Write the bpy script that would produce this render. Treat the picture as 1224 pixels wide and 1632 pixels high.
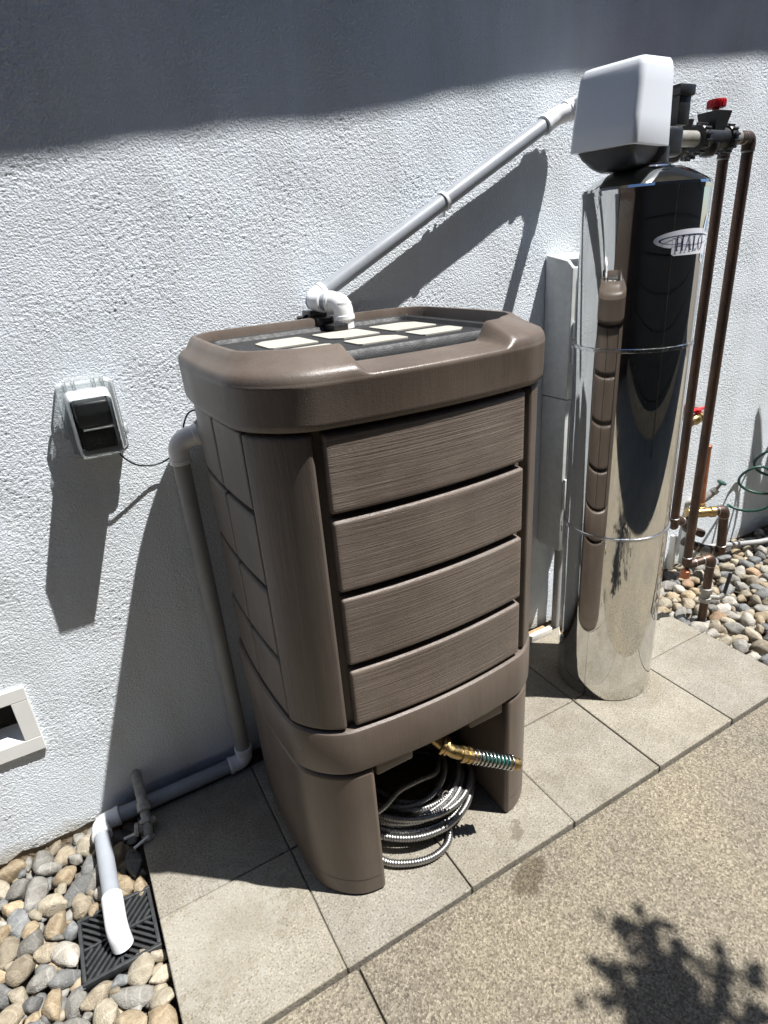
import bpy, bmesh, math, random
import numpy as np
from mathutils import Vector, Matrix, Quaternion, noise as mnoise

random.seed(7)
np.random.seed(7)
scene = bpy.context.scene
for o in list(bpy.data.objects):
    bpy.data.objects.remove(o)
COL = scene.collection
PI = math.pi
R = math.radians

# ------------------------------------------------------------------ camera
cam_d = bpy.data.cameras.new('camera')
cam = bpy.data.objects.new('camera', cam_d)
COL.objects.link(cam)
cam.location = (-0.52007, -0.71469, 1.28652)
cam.rotation_mode = 'XYZ'
cam.rotation_euler = (R(66.4697), R(4.1017), R(-29.5136))
cam_d.sensor_fit = 'VERTICAL'
cam_d.sensor_height = 36.0
cam_d.lens = 21.2115
cam_d.clip_start = 0.02
cam_d.clip_end = 500
scene.camera = cam

# ------------------------------------------------------------------ light
SUN = Vector((0.35, -0.29, 1.0)).normalized()          # towards the sun
elev = math.asin(SUN.z)
azim = math.atan2(SUN.x, SUN.y)
world = bpy.data.worlds.new('World')
scene.world = world
world.use_nodes = True
wn = world.node_tree.nodes
wl = world.node_tree.links
sky = wn.new('ShaderNodeTexSky')
sky.sky_type = 'NISHITA'
sky.sun_disc = False
sky.sun_elevation = elev
sky.sun_rotation = azim
sky.ozone_density = 6.0
sky.dust_density = 0.4
bg = wn['Background']
bg.inputs['Strength'].default_value = 0.075
wl.new(sky.outputs['Color'], bg.inputs['Color'])
sun_d = bpy.data.lights.new('sun', 'SUN')
sun_d.energy = 5.0
sun_d.angle = R(0.53)
sun_d.color = (1.0, 0.98, 0.945)
sun = bpy.data.objects.new('sun', sun_d)
COL.objects.link(sun)
sun.location = (3, -3, 6)
sun.rotation_euler = SUN.to_track_quat('Z', 'Y').to_euler()
scene.view_settings.view_transform = 'Standard'
scene.view_settings.look = 'None'
scene.view_settings.exposure = 0.90
scene.view_settings.gamma = 1.0
scene.view_settings.use_curve_mapping = False
scene.render.engine = 'CYCLES'
scene.cycles.max_bounces = 10
scene.cycles.transmission_bounces = 8
scene.cycles.transparent_max_bounces = 12

WALL = 0.655      # y of the stucco wall face
P = 0.3048        # paver pitch


# ================================================================== helpers
def tag(o, label=None, cat=None, group=None, kind=None):
    if label: o['label'] = label
    if cat: o['category'] = cat
    if group: o['group'] = group
    if kind: o['kind'] = kind
    return o


def thing(name, label, cat, loc=(0, 0, 0), group=None):
    o = bpy.data.objects.new(name, None)
    o.empty_display_size = 0.05
    COL.objects.link(o)
    o.location = loc
    o['_l'] = 0
    del o['_l']
    return tag(o, label, cat, group)


def root_loc(o):
    v = Vector((0, 0, 0))
    while o is not None:
        v += o.location
        o = o.parent
    return v


def link(name, me, mat, parent=None, smooth=None, label=None):
    """mesh data given in world coordinates -> object, local to its parent"""
    o = bpy.data.objects.new(name, me)
    COL.objects.link(o)
    if mat is not None:
        me.materials.clear()
        me.materials.append(mat)
    if parent is not None:
        o.parent = parent
        off = root_loc(parent)
        me.transform(Matrix.Translation(-off))
    if smooth is not None:
        me.polygons.foreach_set('use_smooth', [True] * len(me.polygons))
        if smooth < 179:
            me.set_sharp_from_angle(angle=R(smooth))
    if label: o['label'] = label
    return o


def bm_obj(name, bm, mat, parent=None, smooth=None, label=None):
    bmesh.ops.recalc_face_normals(bm, faces=bm.faces)
    me = bpy.data.meshes.new(name)
    bm.to_mesh(me)
    bm.free()
    return link(name, me, mat, parent, smooth, label)


def add_box(bm, lo, hi, bevel=0.0, seg=2, mat=None):
    r = bmesh.ops.create_cube(bm, size=1.0)
    vs = r['verts']
    for v in vs:
        v.co = Vector([lo[i] + (v.co[i] + 0.5) * (hi[i] - lo[i]) for i in range(3)])
    if bevel > 0:
        es = list({e for v in vs for e in v.link_edges})
        r2 = bmesh.ops.bevel(bm, geom=es, offset=bevel, segments=seg, affect='EDGES', profile=0.5)
        vs = list({v for f in r2['faces'] for v in f.verts} | {v for v in vs if v.is_valid})
    if mat is not None:
        for v in vs:
            if v.is_valid:
                v.co = mat @ v.co
    return vs


def fillet(pts, rad, n=8):
    """polyline with rounded corners"""
    pts = [Vector(p) for p in pts]
    if not isinstance(rad, (list, tuple)):
        rad = [rad] * len(pts)
    out = [pts[0]]
    for i in range(1, len(pts) - 1):
        a, b, c = pts[i - 1], pts[i], pts[i + 1]
        u = (a - b).normalized()
        v = (c - b).normalized()
        ang = u.angle(v)
        if rad[i] <= 0 or abs(ang - PI) < 1e-3:
            out.append(b)
            continue
        d = rad[i] / math.tan(ang / 2)
        d = min(d, (a - b).length * 0.499, (c - b).length * 0.499)
        rr = d * math.tan(ang / 2)
        bis = (u + v).normalized()
        cen = b + bis * (rr / math.sin(ang / 2))
        p0 = b + u * d
        p1 = b + v * d
        w0 = (p0 - cen)
        w1 = (p1 - cen)
        th = w0.angle(w1)
        for k in range(n + 1):
            t = k / n
            s = (w0 * math.sin((1 - t) * th) + w1 * math.sin(t * th)) / math.sin(th)
            out.append(cen + s)
    out.append(pts[-1])
    return out


def add_tube(bm, pts, rad, seg=16, caps=True):
    """sweep a circle; rad = number or list per point"""
    pts = [Vector(p) for p in pts]
    q = [pts[0]]
    rl = [rad[0] if isinstance(rad, (list, tuple, np.ndarray)) else rad]
    for i in range(1, len(pts)):
        q.append(pts[i])
        rl.append(rad[i] if isinstance(rad, (list, tuple, np.ndarray)) else rad)
    pts = q
    n = len(pts)
    tang = []
    for i in range(n):
        a = pts[max(i - 1, 0)]
        b = pts[min(i + 1, n - 1)]
        t = b - a
        if t.length < 1e-9:
            t = tang[-1] if tang else Vector((0, 0, 1))
        tang.append(t.normalized())
    up = Vector((0, 0, 1)) if abs(tang[0].z) < 0.9 else Vector((1, 0, 0))
    nrm = (up - tang[0] * up.dot(tang[0])).normalized()
    rings = []
    for i in range(n):
        if i > 0:
            ax = tang[i - 1].cross(tang[i])
            if ax.length > 1e-8:
                nrm = Quaternion(ax.normalized(), tang[i - 1].angle(tang[i])) @ nrm
            nrm = (nrm - tang[i] * nrm.dot(tang[i])).normalized()
        bn = tang[i].cross(nrm)
        rings.append([bm.verts.new(pts[i] + (nrm * math.cos(2 * PI * k / seg) + bn * math.sin(2 * PI * k / seg)) * rl[i])
                      for k in range(seg)])
    for i in range(n - 1):
        for k in range(seg):
            bm.faces.new((rings[i][k], rings[i][(k + 1) % seg], rings[i + 1][(k + 1) % seg], rings[i + 1][k]))
    if caps:
        bm.faces.new(list(reversed(rings[0])))
        bm.faces.new(rings[-1])
    return rings


def tube_obj(name, pts, rad, mat, parent, seg=16, smooth=40, caps=True):
    bm = bmesh.new()
    add_tube(bm, pts, rad, seg, caps)
    return bm_obj(name, bm, mat, parent, smooth)


def add_lathe(bm, prof, cen, axis=(0, 0, 1), seg=32, cap=True):
    """prof = [(radius, height)] about axis through cen"""
    q = Vector((0, 0, 1)).rotation_difference(Vector(axis).normalized())
    cen = Vector(cen)
    rings = []
    for r, h in prof:
        rings.append([bm.verts.new(cen + q @ Vector((r * math.cos(2 * PI * k / seg), r * math.sin(2 * PI * k / seg), h)))
                      for k in range(seg)])
    for i in range(len(rings) - 1):
        for k in range(seg):
            bm.faces.new((rings[i][k], rings[i][(k + 1) % seg], rings[i + 1][(k + 1) % seg], rings[i + 1][k]))
    if cap:
        bm.faces.new(list(reversed(rings[0])))
        bm.faces.new(rings[-1])
    return rings


def lathe_obj(name, prof, cen, axis, mat, parent, seg=32, smooth=35):
    bm = bmesh.new()
    add_lathe(bm, prof, cen, axis, seg)
    return bm_obj(name, bm, mat, parent, smooth)


def pipe_joint(name, a, corner, c, r, leg, mat, parent, bend=None, lip=0.0028, seg=24):
    """socketed elbow: thick sleeve around a bend, with thicker lips on both mouths"""
    a, corner, c = Vector(a), Vector(corner), Vector(c)
    u = (a - corner).normalized()
    v = (c - corner).normalized()
    ro = r * 1.17
    path = fillet([corner + u * leg, corner, corner + v * leg], bend or r * 1.5, 10)
    n = len(path)
    rad = [ro] * n
    bm = bmesh.new()
    add_tube(bm, path, rad, seg)
    for d in (u, v):
        m = corner + d * leg
        add_tube(bm, [m - d * 0.010, m - d * 0.009, m - d * 0.001, m + d * 0.0005], [ro, ro + lip * .6, ro + lip * .6, ro], seg)
    return bm_obj(name, bm, mat, parent, 40)


# ================================================================== materials
def nt(name):
    m = bpy.data.materials.new(name)
    m.use_nodes = True
    n = m.node_tree.nodes
    return m, n, m.node_tree.links, n['Principled BSDF']


def ramp(n, stops):
    r = n.new('ShaderNodeValToRGB')
    e = r.color_ramp.elements
    while len(e) < len(stops):
        e.new(0.5)
    for i, (p, c) in enumerate(stops):
        e[i].position = p
        e[i].color = (c[0], c[1], c[2], 1) if not isinstance(c, (int, float)) else (c, c, c, 1)
    return r


def coords(n, l, scale=(1, 1, 1), kind='Object'):
    tc = n.new('ShaderNodeTexCoord')
    mp = n.new('ShaderNodeMapping')
    mp.inputs['Scale'].default_value = scale
    l.new(tc.outputs[kind], mp.inputs['Vector'])
    return mp.outputs['Vector']


def noise(n, l, vec, scale, detail=4, rough=0.55):
    t = n.new('ShaderNodeTexNoise')
    t.inputs['Scale'].default_value = scale
    t.inputs['Detail'].default_value = detail
    t.inputs['Roughness'].default_value = rough
    l.new(vec, t.inputs['Vector'])
    return t.outputs['Fac']


def mixc(n, l, fac, a, b, mode='MIX'):
    m = n.new('ShaderNodeMix')
    m.data_type = 'RGBA'
    m.blend_type = mode
    for s, v in ((m.inputs[0], fac), (m.inputs[6], a), (m.inputs[7], b)):
        if isinstance(v, (int, float)):
            s.default_value = v
        elif isinstance(v, tuple):
            s.default_value = (v[0], v[1], v[2], 1)
        else:
            l.new(v, s)
    return m.outputs[2]


def math_n(n, l, op, a, b=None, clamp=False):
    m = n.new('ShaderNodeMath')
    m.operation = op
    m.use_clamp = clamp
    for s, v in ((m.inputs[0], a), (m.inputs[1], b)):
        if v is None: continue
        if isinstance(v, (int, float)):
            s.default_value = v
        else:
            l.new(v, s)
    return m.outputs[0]


def bump(n, l, bsdf, h, strength, dist):
    b = n.new('ShaderNodeBump')
    b.inputs['Strength'].default_value = strength
    b.inputs['Distance'].default_value = dist
    l.new(h, b.inputs['Height'])
    l.new(b.outputs['Normal'], bsdf.inputs['Normal'])
    return b


def simple(name, col, rough=0.5, metal=0.0, var=0.12, nscale=30, bumpd=0.0, bscale=300, spec=None, rvar=0.1):
    """colour with mottling, roughness variation and fine relief"""
    m, n, l, b = nt(name)
    v = coords(n, l)
    f = noise(n, l, v, nscale, 5, 0.6)
    rp = ramp(n, [(0.3, tuple(c * (1 - var) for c in col)), (0.7, tuple(min(1, c * (1 + var)) for c in col))])
    l.new(f, rp.inputs[0])
    l.new(rp.outputs[0], b.inputs['Base Color'])
    f2 = noise(n, l, v, nscale * 2.3, 3)
    rr = ramp(n, [(0.3, max(0.02, rough - rvar)), (0.7, min(1, rough + rvar))])
    l.new(f2, rr.inputs[0])
    l.new(rr.outputs[0], b.inputs['Roughness'])
    b.inputs['Metallic'].default_value = metal
    if spec is not None: b.inputs['Specular IOR Level'].default_value = spec
    if bumpd > 0:
        bump(n, l, b, noise(n, l, v, bscale, 3), 1.0, bumpd)
    return m


M = {}


def build_materials():
    # --- stucco
    m, n, l, b = nt('stucco')
    v = coords(n, l)
    big = noise(n, l, v, 2.2, 5)
    fine = noise(n, l, v, 250, 4)
    c1 = ramp(n, [(0.3, (0.715, 0.77, 0.83)), (0.7, (0.765, 0.815, 0.87))])
    l.new(big, c1.inputs[0])
    spot = noise(n, l, v, 26, 2)
    sp = ramp(n, [(0.745, 1.0), (0.78, 0.62)])
    l.new(spot, sp.inputs[0])
    tc = n.new('ShaderNodeSeparateXYZ')
    l.new(v, tc.inputs[0])
    # splashed dirt just above the ground
    low = ramp(n, [(0.0, (0.50, 0.43, 0.33)), (0.5, (1, 1, 1))])
    zz = math_n(n, l, 'ADD', math_n(n, l, 'MULTIPLY', tc.outputs[2], 7.0), math_n(n, l, 'MULTIPLY', noise(n, l, v, 14, 4), 0.55))
    l.new(math_n(n, l, 'SUBTRACT', zz, 0.10, True), low.inputs[0])
    c2 = mixc(n, l, 1.0, c1.outputs[0], low.outputs[0], 'MULTIPLY')
    drip = ramp(n, [(0.42, (0.93, 0.92, 0.90)), (0.56, (1, 1, 1))])
    l.new(noise(n, l, coords(n, l, (9, 9, 1.1)), 1.0, 6, 0.65), drip.inputs[0])
    c2 = mixc(n, l, 0.8, c2, mixc(n, l, 1.0, c2, drip.outputs[0], 'MULTIPLY'))
    c2 = mixc(n, l, 1.0, c2, sp.outputs[0], 'MULTIPLY')
    l.new(c2, b.inputs['Base Color'])
    b.inputs['Roughness'].default_value = 0.9
    b.inputs['Specular IOR Level'].default_value = 0.25
    bump(n, l, b, fine, 1.0, 0.0040)
    M['stucco'] = m
    # --- plain far stucco with bump only
    m, n, l, b = nt('stucco_far')
    v = coords(n, l)
    b.inputs['Base Color'].default_value = (0.69, 0.75, 0.81, 1)
    b.inputs['Roughness'].default_value = 0.9
    bump(n, l, b, noise(n, l, v, 85, 3), 1.0, 0.006)
    M['stucco_far'] = m
    M['foundation'] = simple('foundation', (0.26, 0.205, 0.14), 0.95, 0, 0.45, 25, 0.004, 120)
    M['soil'] = simple('soil', (0.13, 0.11, 0.085), 1.0, 0, 0.4, 40, 0.006, 140)
    M['sand'] = simple('joint_sand', (0.15, 0.13, 0.10), 1.0, 0, 0.45, 60, 0.003, 300)
    M['eave'] = simple('eave', (0.55, 0.54, 0.52), 0.7, 0, 0.1, 6)
    # --- precast pavers
    m, n, l, b = nt('paver')
    v = coords(n, l)
    oi = n.new('ShaderNodeObjectInfo')
    big = noise(n, l, v, 7, 5)
    med = noise(n, l, v, 60, 4, 0.7)
    sp = noise(n, l, v, 230, 3)
    base = ramp(n, [(0.34, (0.188, 0.170, 0.137)), (0.64, (0.280, 0.258, 0.213))])
    l.new(math_n(n, l, 'ADD', math_n(n, l, 'MULTIPLY', big, 0.55), math_n(n, l, 'MULTIPLY', med, 0.45)), base.inputs[0])
    pits = ramp(n, [(0.33, 0.42), (0.43, 0.93), (0.57, 1.03), (0.66, 1.38)])
    l.new(sp, pits.inputs[0])
    c = mixc(n, l, 1.0, base.outputs[0], pits.outputs[0], 'MULTIPLY')
    tone = ramp(n, [(0, (0.93, 0.93, 0.95)), (1, (1.06, 1.05, 1.02))])
    l.new(oi.outputs['Random'], tone.inputs[0])
    c = mixc(n, l, 1.0, c, tone.outputs[0], 'MULTIPLY')
    # water marks: dried wet blotch near the front edge under the hose tail
    g = n.new('ShaderNodeNewGeometry')
    wob = noise(n, l, g.outputs['Position'], 55, 5)
    def blot(cx, cy, rx, ry, rot=0.0):
        mp = n.new('ShaderNodeMapping')
        mp.vector_type = 'TEXTURE'
        mp.inputs['Location'].default_value = (cx, cy, 0)
        mp.inputs['Rotation'].default_value = (0, 0, rot)
        mp.inputs['Scale'].default_value = (rx, ry, 1)
        l.new(g.outputs['Position'], mp.inputs['Vector'])
        s = n.new('ShaderNodeSeparateXYZ')
        l.new(mp.outputs[0], s.inputs[0])
        d = math_n(n, l, 'SQRT', math_n(n, l, 'ADD', math_n(n, l, 'POWER', s.outputs[0], 2.0), math_n(n, l, 'POWER', s.outputs[1], 2.0)))
        d = math_n(n, l, 'ADD', d, math_n(n, l, 'MULTIPLY', math_n(n, l, 'SUBTRACT', wob, 0.5), 2.6))
        r = ramp(n, [(0.75, 1.0), (1.0, 0.0)])
        l.new(d, r.inputs[0])
        return r.outputs[0]
    wet = blot(0.172, 0.055, 0.034, 0.016, 0.9)
    c = mixc(n, l, math_n(n, l, 'MULTIPLY', wet, 0.8), c, mixc(n, l, 1.0, c, (0.58, 0.55, 0.52), 'MULTIPLY'))
    pale = blot(-0.50, 0.20, 0.16, 0.13, 0.3)
    c = mixc(n, l, math_n(n, l, 'MULTIPLY', pale, 0.40), c, (0.31, 0.298, 0.262))
    dirt = ramp(n, [(0.40, (0.82, 0.79, 0.74)), (0.54, (1, 1, 1))])
    l.new(noise(n, l, g.outputs['Position'], 5.5, 6, 0.7), dirt.inputs[0])
    c = mixc(n, l, 0.8, c, mixc(n, l, 1.0, c, dirt.outputs[0], 'MULTIPLY'))
    l.new(c, b.inputs['Base Color'])
    b.inputs['Roughness'].default_value = 0.88
    bump(n, l, b, math_n(n, l, 'ADD', sp, math_n(n, l, 'MULTIPLY', med, 0.8)), 0.9, 0.0012)
    M['paver'] = m
    # --- exposed aggregate concrete
    m, n, l, b = nt('concrete')
    g = n.new('ShaderNodeNewGeometry')
    v = g.outputs['Position']
    big = noise(n, l, v, 2.6, 5)
    vo = n.new('ShaderNodeTexVoronoi')
    vo.inputs['Scale'].default_value = 270
    vo.inputs['Randomness'].default_value = 1.0
    dist = n.new('ShaderNodeVectorMath')
    dist.operation = 'ADD'
    l.new(v, dist.inputs[0])
    nz_ = n.new('ShaderNodeTexNoise')
    nz_.inputs['Scale'].default_value = 240
    l.new(v, nz_.inputs['Vector'])
    sc_ = n.new('ShaderNodeVectorMath')
    sc_.operation = 'SCALE'
    sc_.inputs['Scale'].default_value = 0.006
    l.new(nz_.outputs['Color'], sc_.inputs[0])
    l.new(sc_.outputs[0], dist.inputs[1])
    l.new(dist.outputs[0], vo.inputs['Vector'])
    s1 = n.new('ShaderNodeSeparateColor')
    l.new(vo.outputs['Color'], s1.inputs[0])
    med = noise(n, l, v, 175, 6, 0.74)
    mixed = math_n(n, l, 'ADD', math_n(n, l, 'MULTIPLY', s1.outputs[0], 0.38), math_n(n, l, 'MULTIPLY', med, 0.66))
    agg = ramp(n, [(0.26, (0.070, 0.060, 0.046)), (0.40, (0.148, 0.127, 0.094)), (0.54, (0.205, 0.180, 0.136)), (0.68, (0.280, 0.248, 0.190)), (0.84, (0.43, 0.395, 0.32))])
    l.new(mixed, agg.inputs[0])
    c = agg.outputs[0]
    bt = ramp(n, [(0.3, (0.80, 0.80, 0.82)), (0.7, (1.12, 1.09, 1.02))])
    l.new(big, bt.inputs[0])
    c = mixc(n, l, 1.0, c, bt.outputs[0], 'MULTIPLY')
    wob = noise(n, l, v, 28, 3)
    def blot2(cx, cy, rx, ry, rot):
        mp = n.new('ShaderNodeMapping')
        mp.vector_type = 'TEXTURE'
        mp.inputs['Location'].default_value = (cx, cy, 0)
        mp.inputs['Rotation'].default_value = (0, 0, rot)
        mp.inputs['Scale'].default_value = (rx, ry, 1)
        l.new(v, mp.inputs['Vector'])
        s = n.new('ShaderNodeSeparateXYZ')
        l.new(mp.outputs[0], s.inputs[0])
        d = math_n(n, l, 'SQRT', math_n(n, l, 'ADD', math_n(n, l, 'POWER', s.outputs[0], 2.0), math_n(n, l, 'POWER', s.outputs[1], 2.0)))
        d = math_n(n, l, 'ADD', d, math_n(n, l, 'MULTIPLY', math_n(n, l, 'SUBTRACT', wob, 0.5), 1.2))
        r = ramp(n, [(0.78, 1.0), (1.0, 0.0)])
        l.new(d, r.inputs[0])
        return r.outputs[0]
    wet = blot2(0.126, -0.040, 0.062, 0.034, 0.35)
    c = mixc(n, l, math_n(n, l, 'MULTIPLY', wet, 0.9), c, mixc(n, l, 1.0, c, (0.50, 0.46, 0.40), 'MULTIPLY'))
    l.new(c, b.inputs['Base Color'])
    b.inputs['Roughness'].default_value = 0.85
    hh = math_n(n, l, 'ADD', vo.outputs['Distance'], math_n(n, l, 'MULTIPLY', med, 1.2))
    bump(n, l, b, hh, 0.8, 0.0012)
    M['concrete'] = m
    # --- stones
    pal = [((0.38, 0.31, 0.21), (0.26, 0.185, 0.11)), ((0.165, 0.165, 0.158), (0.10, 0.10, 0.098)), ((0.40, 0.355, 0.275), (0.28, 0.24, 0.17)),
           ((0.25, 0.24, 0.215), (0.15, 0.14, 0.125)), ((0.36, 0.245, 0.15), (0.25, 0.16, 0.10)), ((0.215, 0.22, 0.22), (0.125, 0.13, 0.132)),
           ((0.31, 0.265, 0.195), (0.20, 0.16, 0.11)), ((0.43, 0.405, 0.355), (0.31, 0.28, 0.235))]
    M['stone'] = []
    for i, (ca, cb) in enumerate(pal):
        m, n, l, b = nt('river_stone_%d' % i)
        v0 = coords(n, l)
        oi = n.new('ShaderNodeObjectInfo')
        va = n.new('ShaderNodeVectorMath')
        va.operation = 'ADD'
        l.new(v0, va.inputs[0])
        cx = n.new('ShaderNodeCombineXYZ')
        l.new(math_n(n, l, 'MULTIPLY', oi.outputs['Random'], 37.0), cx.inputs[0])
        l.new(math_n(n, l, 'MULTIPLY', oi.outputs['Random'], 11.0), cx.inputs[2])
        l.new(cx.outputs[0], va.inputs[1])
        v = va.outputs[0]
        f = noise(n, l, v, 1.6, 5, 0.65)
        rp = ramp(n, [(0.34, cb), (0.60, ca)])
        l.new(f, rp.inputs[0])
        wv = n.new('ShaderNodeTexWave')
        wv.inputs['Scale'].default_value = 0.35
        wv.inputs['Distortion'].default_value = 7
        wv.inputs['Detail'].default_value = 3
        l.new(v, wv.inputs['Vector'])
        vein = ramp(n, [(0.93, 0.0), (1.0, 0.35)])
        l.new(wv.outputs['Fac'], vein.inputs[0])
        c = mixc(n, l, vein.outputs[0], rp.outputs[0], tuple(min(1, x * 1.5) for x in ca))
        tone = ramp(n, [(0, 0.78), (1, 1.22)])
        l.new(math_n(n, l, 'FRACT', math_n(n, l, 'MULTIPLY', oi.outputs['Random'], 7.3)), tone.inputs[0])
        c = mixc(n, l, 1.0, c, tone.outputs[0], 'MULTIPLY')
        spk = ramp(n, [(0.35, 0.75), (0.5, 1.0)])
        l.new(noise(n, l, v, 22, 3), spk.inputs[0])
        c = mixc(n, l, 1.0, c, spk.outputs[0], 'MULTIPLY')
        l.new(c, b.inputs['Base Color'])
        b.inputs['Roughness'].default_value = 0.62
        bump(n, l, b, noise(n, l, v, 9, 4), 0.35, 0.05)
        M['stone'].append(m)
    # --- brown moulded resin
    def resin(name, sx, sy, sz, grain, col=(0.107, 0.0815, 0.065), bd=0.0011):
        m, n, l, b = nt(name)
        v = coords(n, l)
        mott = noise(n, l, v, 9, 5)
        rp = ramp(n, [(0.32, tuple(c * 0.86 for c in col)), (0.68, tuple(c * 1.14 for c in col))])
        wash = ramp(n, [(0.44, 0.0), (0.66, 0.22)])
        l.new(noise(n, l, coords(n, l, (7, 7, 0.9)), 1.0, 6, 0.65), wash.inputs[0])
        l.new(mott, rp.inputs[0])
        vg = coords(n, l, (sx, sy, sz))
        gr = noise(n, l, vg, 1.0, 6, 0.7)
        gs = ramp(n, [(0.35, 0.80), (0.5, 1.0), (0.68, 1.16)])
        l.new(gr, gs.inputs[0])
        c = mixc(n, l, grain, rp.outputs[0], mixc(n, l, 1.0, rp.outputs[0], gs.outputs[0], 'MULTIPLY'))
        c = mixc(n, l, wash.outputs[0], c, (0.20, 0.178, 0.155))
        # pale scuffs
        sv = coords(n, l, (30, 30, 6))
        sc = ramp(n, [(0.70, 0.0), (0.76, 0.40)])
        l.new(noise(n, l, sv, 1.3, 6, 0.75), sc.inputs[0])
        c = mixc(n, l, sc.outputs[0], c, (0.22, 0.195, 0.17))
        l.new(c, b.inputs['Base Color'])
        rr = ramp(n, [(0.3, 0.33), (0.7, 0.46)])
        l.new(mott, rr.inputs[0])
        l.new(rr.outputs[0], b.inputs['Roughness'])
        b.inputs['Specular IOR Level'].default_value = 0.45
        fine = noise(n, l, v, 420, 2)
        h = math_n(n, l, 'ADD', math_n(n, l, 'MULTIPLY', gr, 2.2 * grain), math_n(n, l, 'MULTIPLY', fine, 0.30))
        bump(n, l, b, h, 0.9, bd)
        return m
    M['resin'] = resin('brown_resin', 120, 120, 12, 0.25)
    M['resin_h'] = resin('brown_resin_wood_grain', 2.6, 40, 270, 1.0, (0.152, 0.119, 0.097), 0.0012)  # front panels: sunlight caught by the grain is painted into this lighter brown
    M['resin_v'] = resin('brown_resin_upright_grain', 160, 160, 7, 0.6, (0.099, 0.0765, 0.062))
    M['resin_dark'] = simple('brown_resin_groove', (0.05, 0.041, 0.035), 0.6, 0, 0.1, 20)
    # --- plastics
    M['black'] = simple('black_plastic', (0.018, 0.018, 0.019), 0.38, 0, 0.2, 60, 0.0004, 500)
    M['black_dull'] = simple('black_rubber', (0.014, 0.0145, 0.016), 0.55, 0, 0.3, 40, 0.0006, 400)
    M['grate'] = simple('black_grate', (0.030, 0.032, 0.034), 0.45, 0, 0.35, 50, 0.0004, 400)
    M['white'] = simple('white_plastic', (0.72, 0.75, 0.80), 0.35, 0, 0.02, 5, 0.0003, 700, rvar=0.04)
    M['pvc_white'] = simple('white_pvc', (0.76, 0.765, 0.78), 0.32, 0, 0.05, 25)
    M['pvc_grey'] = simple('grey_pvc', (0.285, 0.305, 0.335), 0.42, 0, 0.08, 14)
    M['pvc_dull'] = simple('grey_pvc_aged', (0.30, 0.30, 0.298), 0.5, 0, 0.1, 14)
    M['red'] = simple('red_plastic', (0.55, 0.012, 0.02), 0.4, 0, 0.12, 40)
    M['green'] = simple('green_plastic', (0.012, 0.11, 0.075), 0.35, 0, 0.15, 40)
    M['green_dark'] = simple('dark_green_rubber', (0.012, 0.06, 0.045), 0.4, 0, 0.15, 40)
    M['navy'] = simple('navy_ink', (0.012, 0.016, 0.07), 0.4, 0, 0.05, 10)
    M['ltblue'] = simple('light_blue_ink', (0.12, 0.33, 0.55), 0.4, 0, 0.1, 60)
    M['sticker'] = simple('white_sticker', (0.72, 0.74, 0.80), 0.35, 0, 0.03, 20)
    M['box_grey'] = simple('grey_painted_steel', (0.56, 0.575, 0.565), 0.5, 0, 0.10, 45, 0.0006, 220)
    M['cream'] = simple('cream_vent_paint', (0.72, 0.725, 0.70), 0.55, 0, 0.05, 12)
    M['dark'] = simple('dark_cavity', (0.012, 0.011, 0.010), 0.9, 0, 0.2, 200)
    M['cable'] = simple('black_cable', (0.012, 0.012, 0.012), 0.5)
    # --- metals
    M['brass'] = simple('brass', (0.46, 0.33, 0.15), 0.36, 1.0, 0.18, 60, 0.0003, 300)
    M['steel'] = simple('spring_steel', (0.62, 0.62, 0.62), 0.22, 1.0, 0.1, 60)
    m, n, l, b = nt('corrugated_steel')
    v = coords(n, l)
    b.inputs['Metallic'].default_value = 1.0
    rp = ramp(n, [(0.3, (0.27, 0.265, 0.26)), (0.7, (0.40, 0.395, 0.39))])
    l.new(noise(n, l, v, 40, 3), rp.inputs[0])
    l.new(rp.outputs[0], b.inputs['Base Color'])
    b.inputs['Roughness'].default_value = 0.40
    M['hose'] = m
    m, n, l, b = nt('copper_pipe')
    v = coords(n, l, (1, 1, 0.25))
    f = noise(n, l, v, 26, 6, 0.7)
    rp = ramp(n, [(0.32, (0.045, 0.036, 0.032)), (0.5, (0.085, 0.055, 0.043)), (0.64, (0.145, 0.082, 0.056)), (0.76, (0.14, 0.135, 0.118))])
    l.new(f, rp.inputs[0])
    l.new(rp.outputs[0], b.inputs['Base Color'])
    b.inputs['Metallic'].default_value = 0.65
    b.inputs['Roughness'].default_value = 0.48
    bump(n, l, b, noise(n, l, v, 200, 3), 0.3, 0.001)
    M['copper'] = m
    m, n, l, b = nt('new_copper')
    v = coords(n, l)
    rp = ramp(n, [(0.3, (0.30, 0.11, 0.055)), (0.7, (0.45, 0.19, 0.10))])
    l.new(noise(n, l, v, 40, 5), rp.inputs[0])
    l.new(rp.outputs[0], b.inputs['Base Color'])
    b.inputs['Metallic'].default_value = 0.7
    b.inputs['Roughness'].default_value = 0.42
    M['copper_new'] = m
    M['solder'] = simple('grey_solder', (0.36, 0.36, 0.35), 0.4, 0.7, 0.25, 80, 0.0006, 250)
    M['galv'] = simple('weathered_pipe', (0.38, 0.365, 0.33), 0.6, 0.1, 0.35, 50, 0.001, 180)
    M['stub'] = simple('grey_threaded_pipe', (0.27, 0.26, 0.235), 0.45, 0.2, 0.2, 50, 0.0005, 300)
    m, n, l, b = nt('mirror_steel')
    v = coords(n, l)
    b.inputs['Metallic'].default_value = 1.0
    b.inputs['Base Color'].default_value = (0.66, 0.66, 0.645, 1)
    rr = ramp(n, [(0.42, 0.018), (0.58, 0.05), (0.70, 0.13)])
    l.new(noise(n, l, v, 14, 6, 0.7), rr.inputs[0])
    dv = n.new('ShaderNodeTexVoronoi')
    dv.inputs['Scale'].default_value = 46
    l.new(v, dv.inputs['Vector'])
    spt = ramp(n, [(0.10, 0.16), (0.17, 0.0)])
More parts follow.
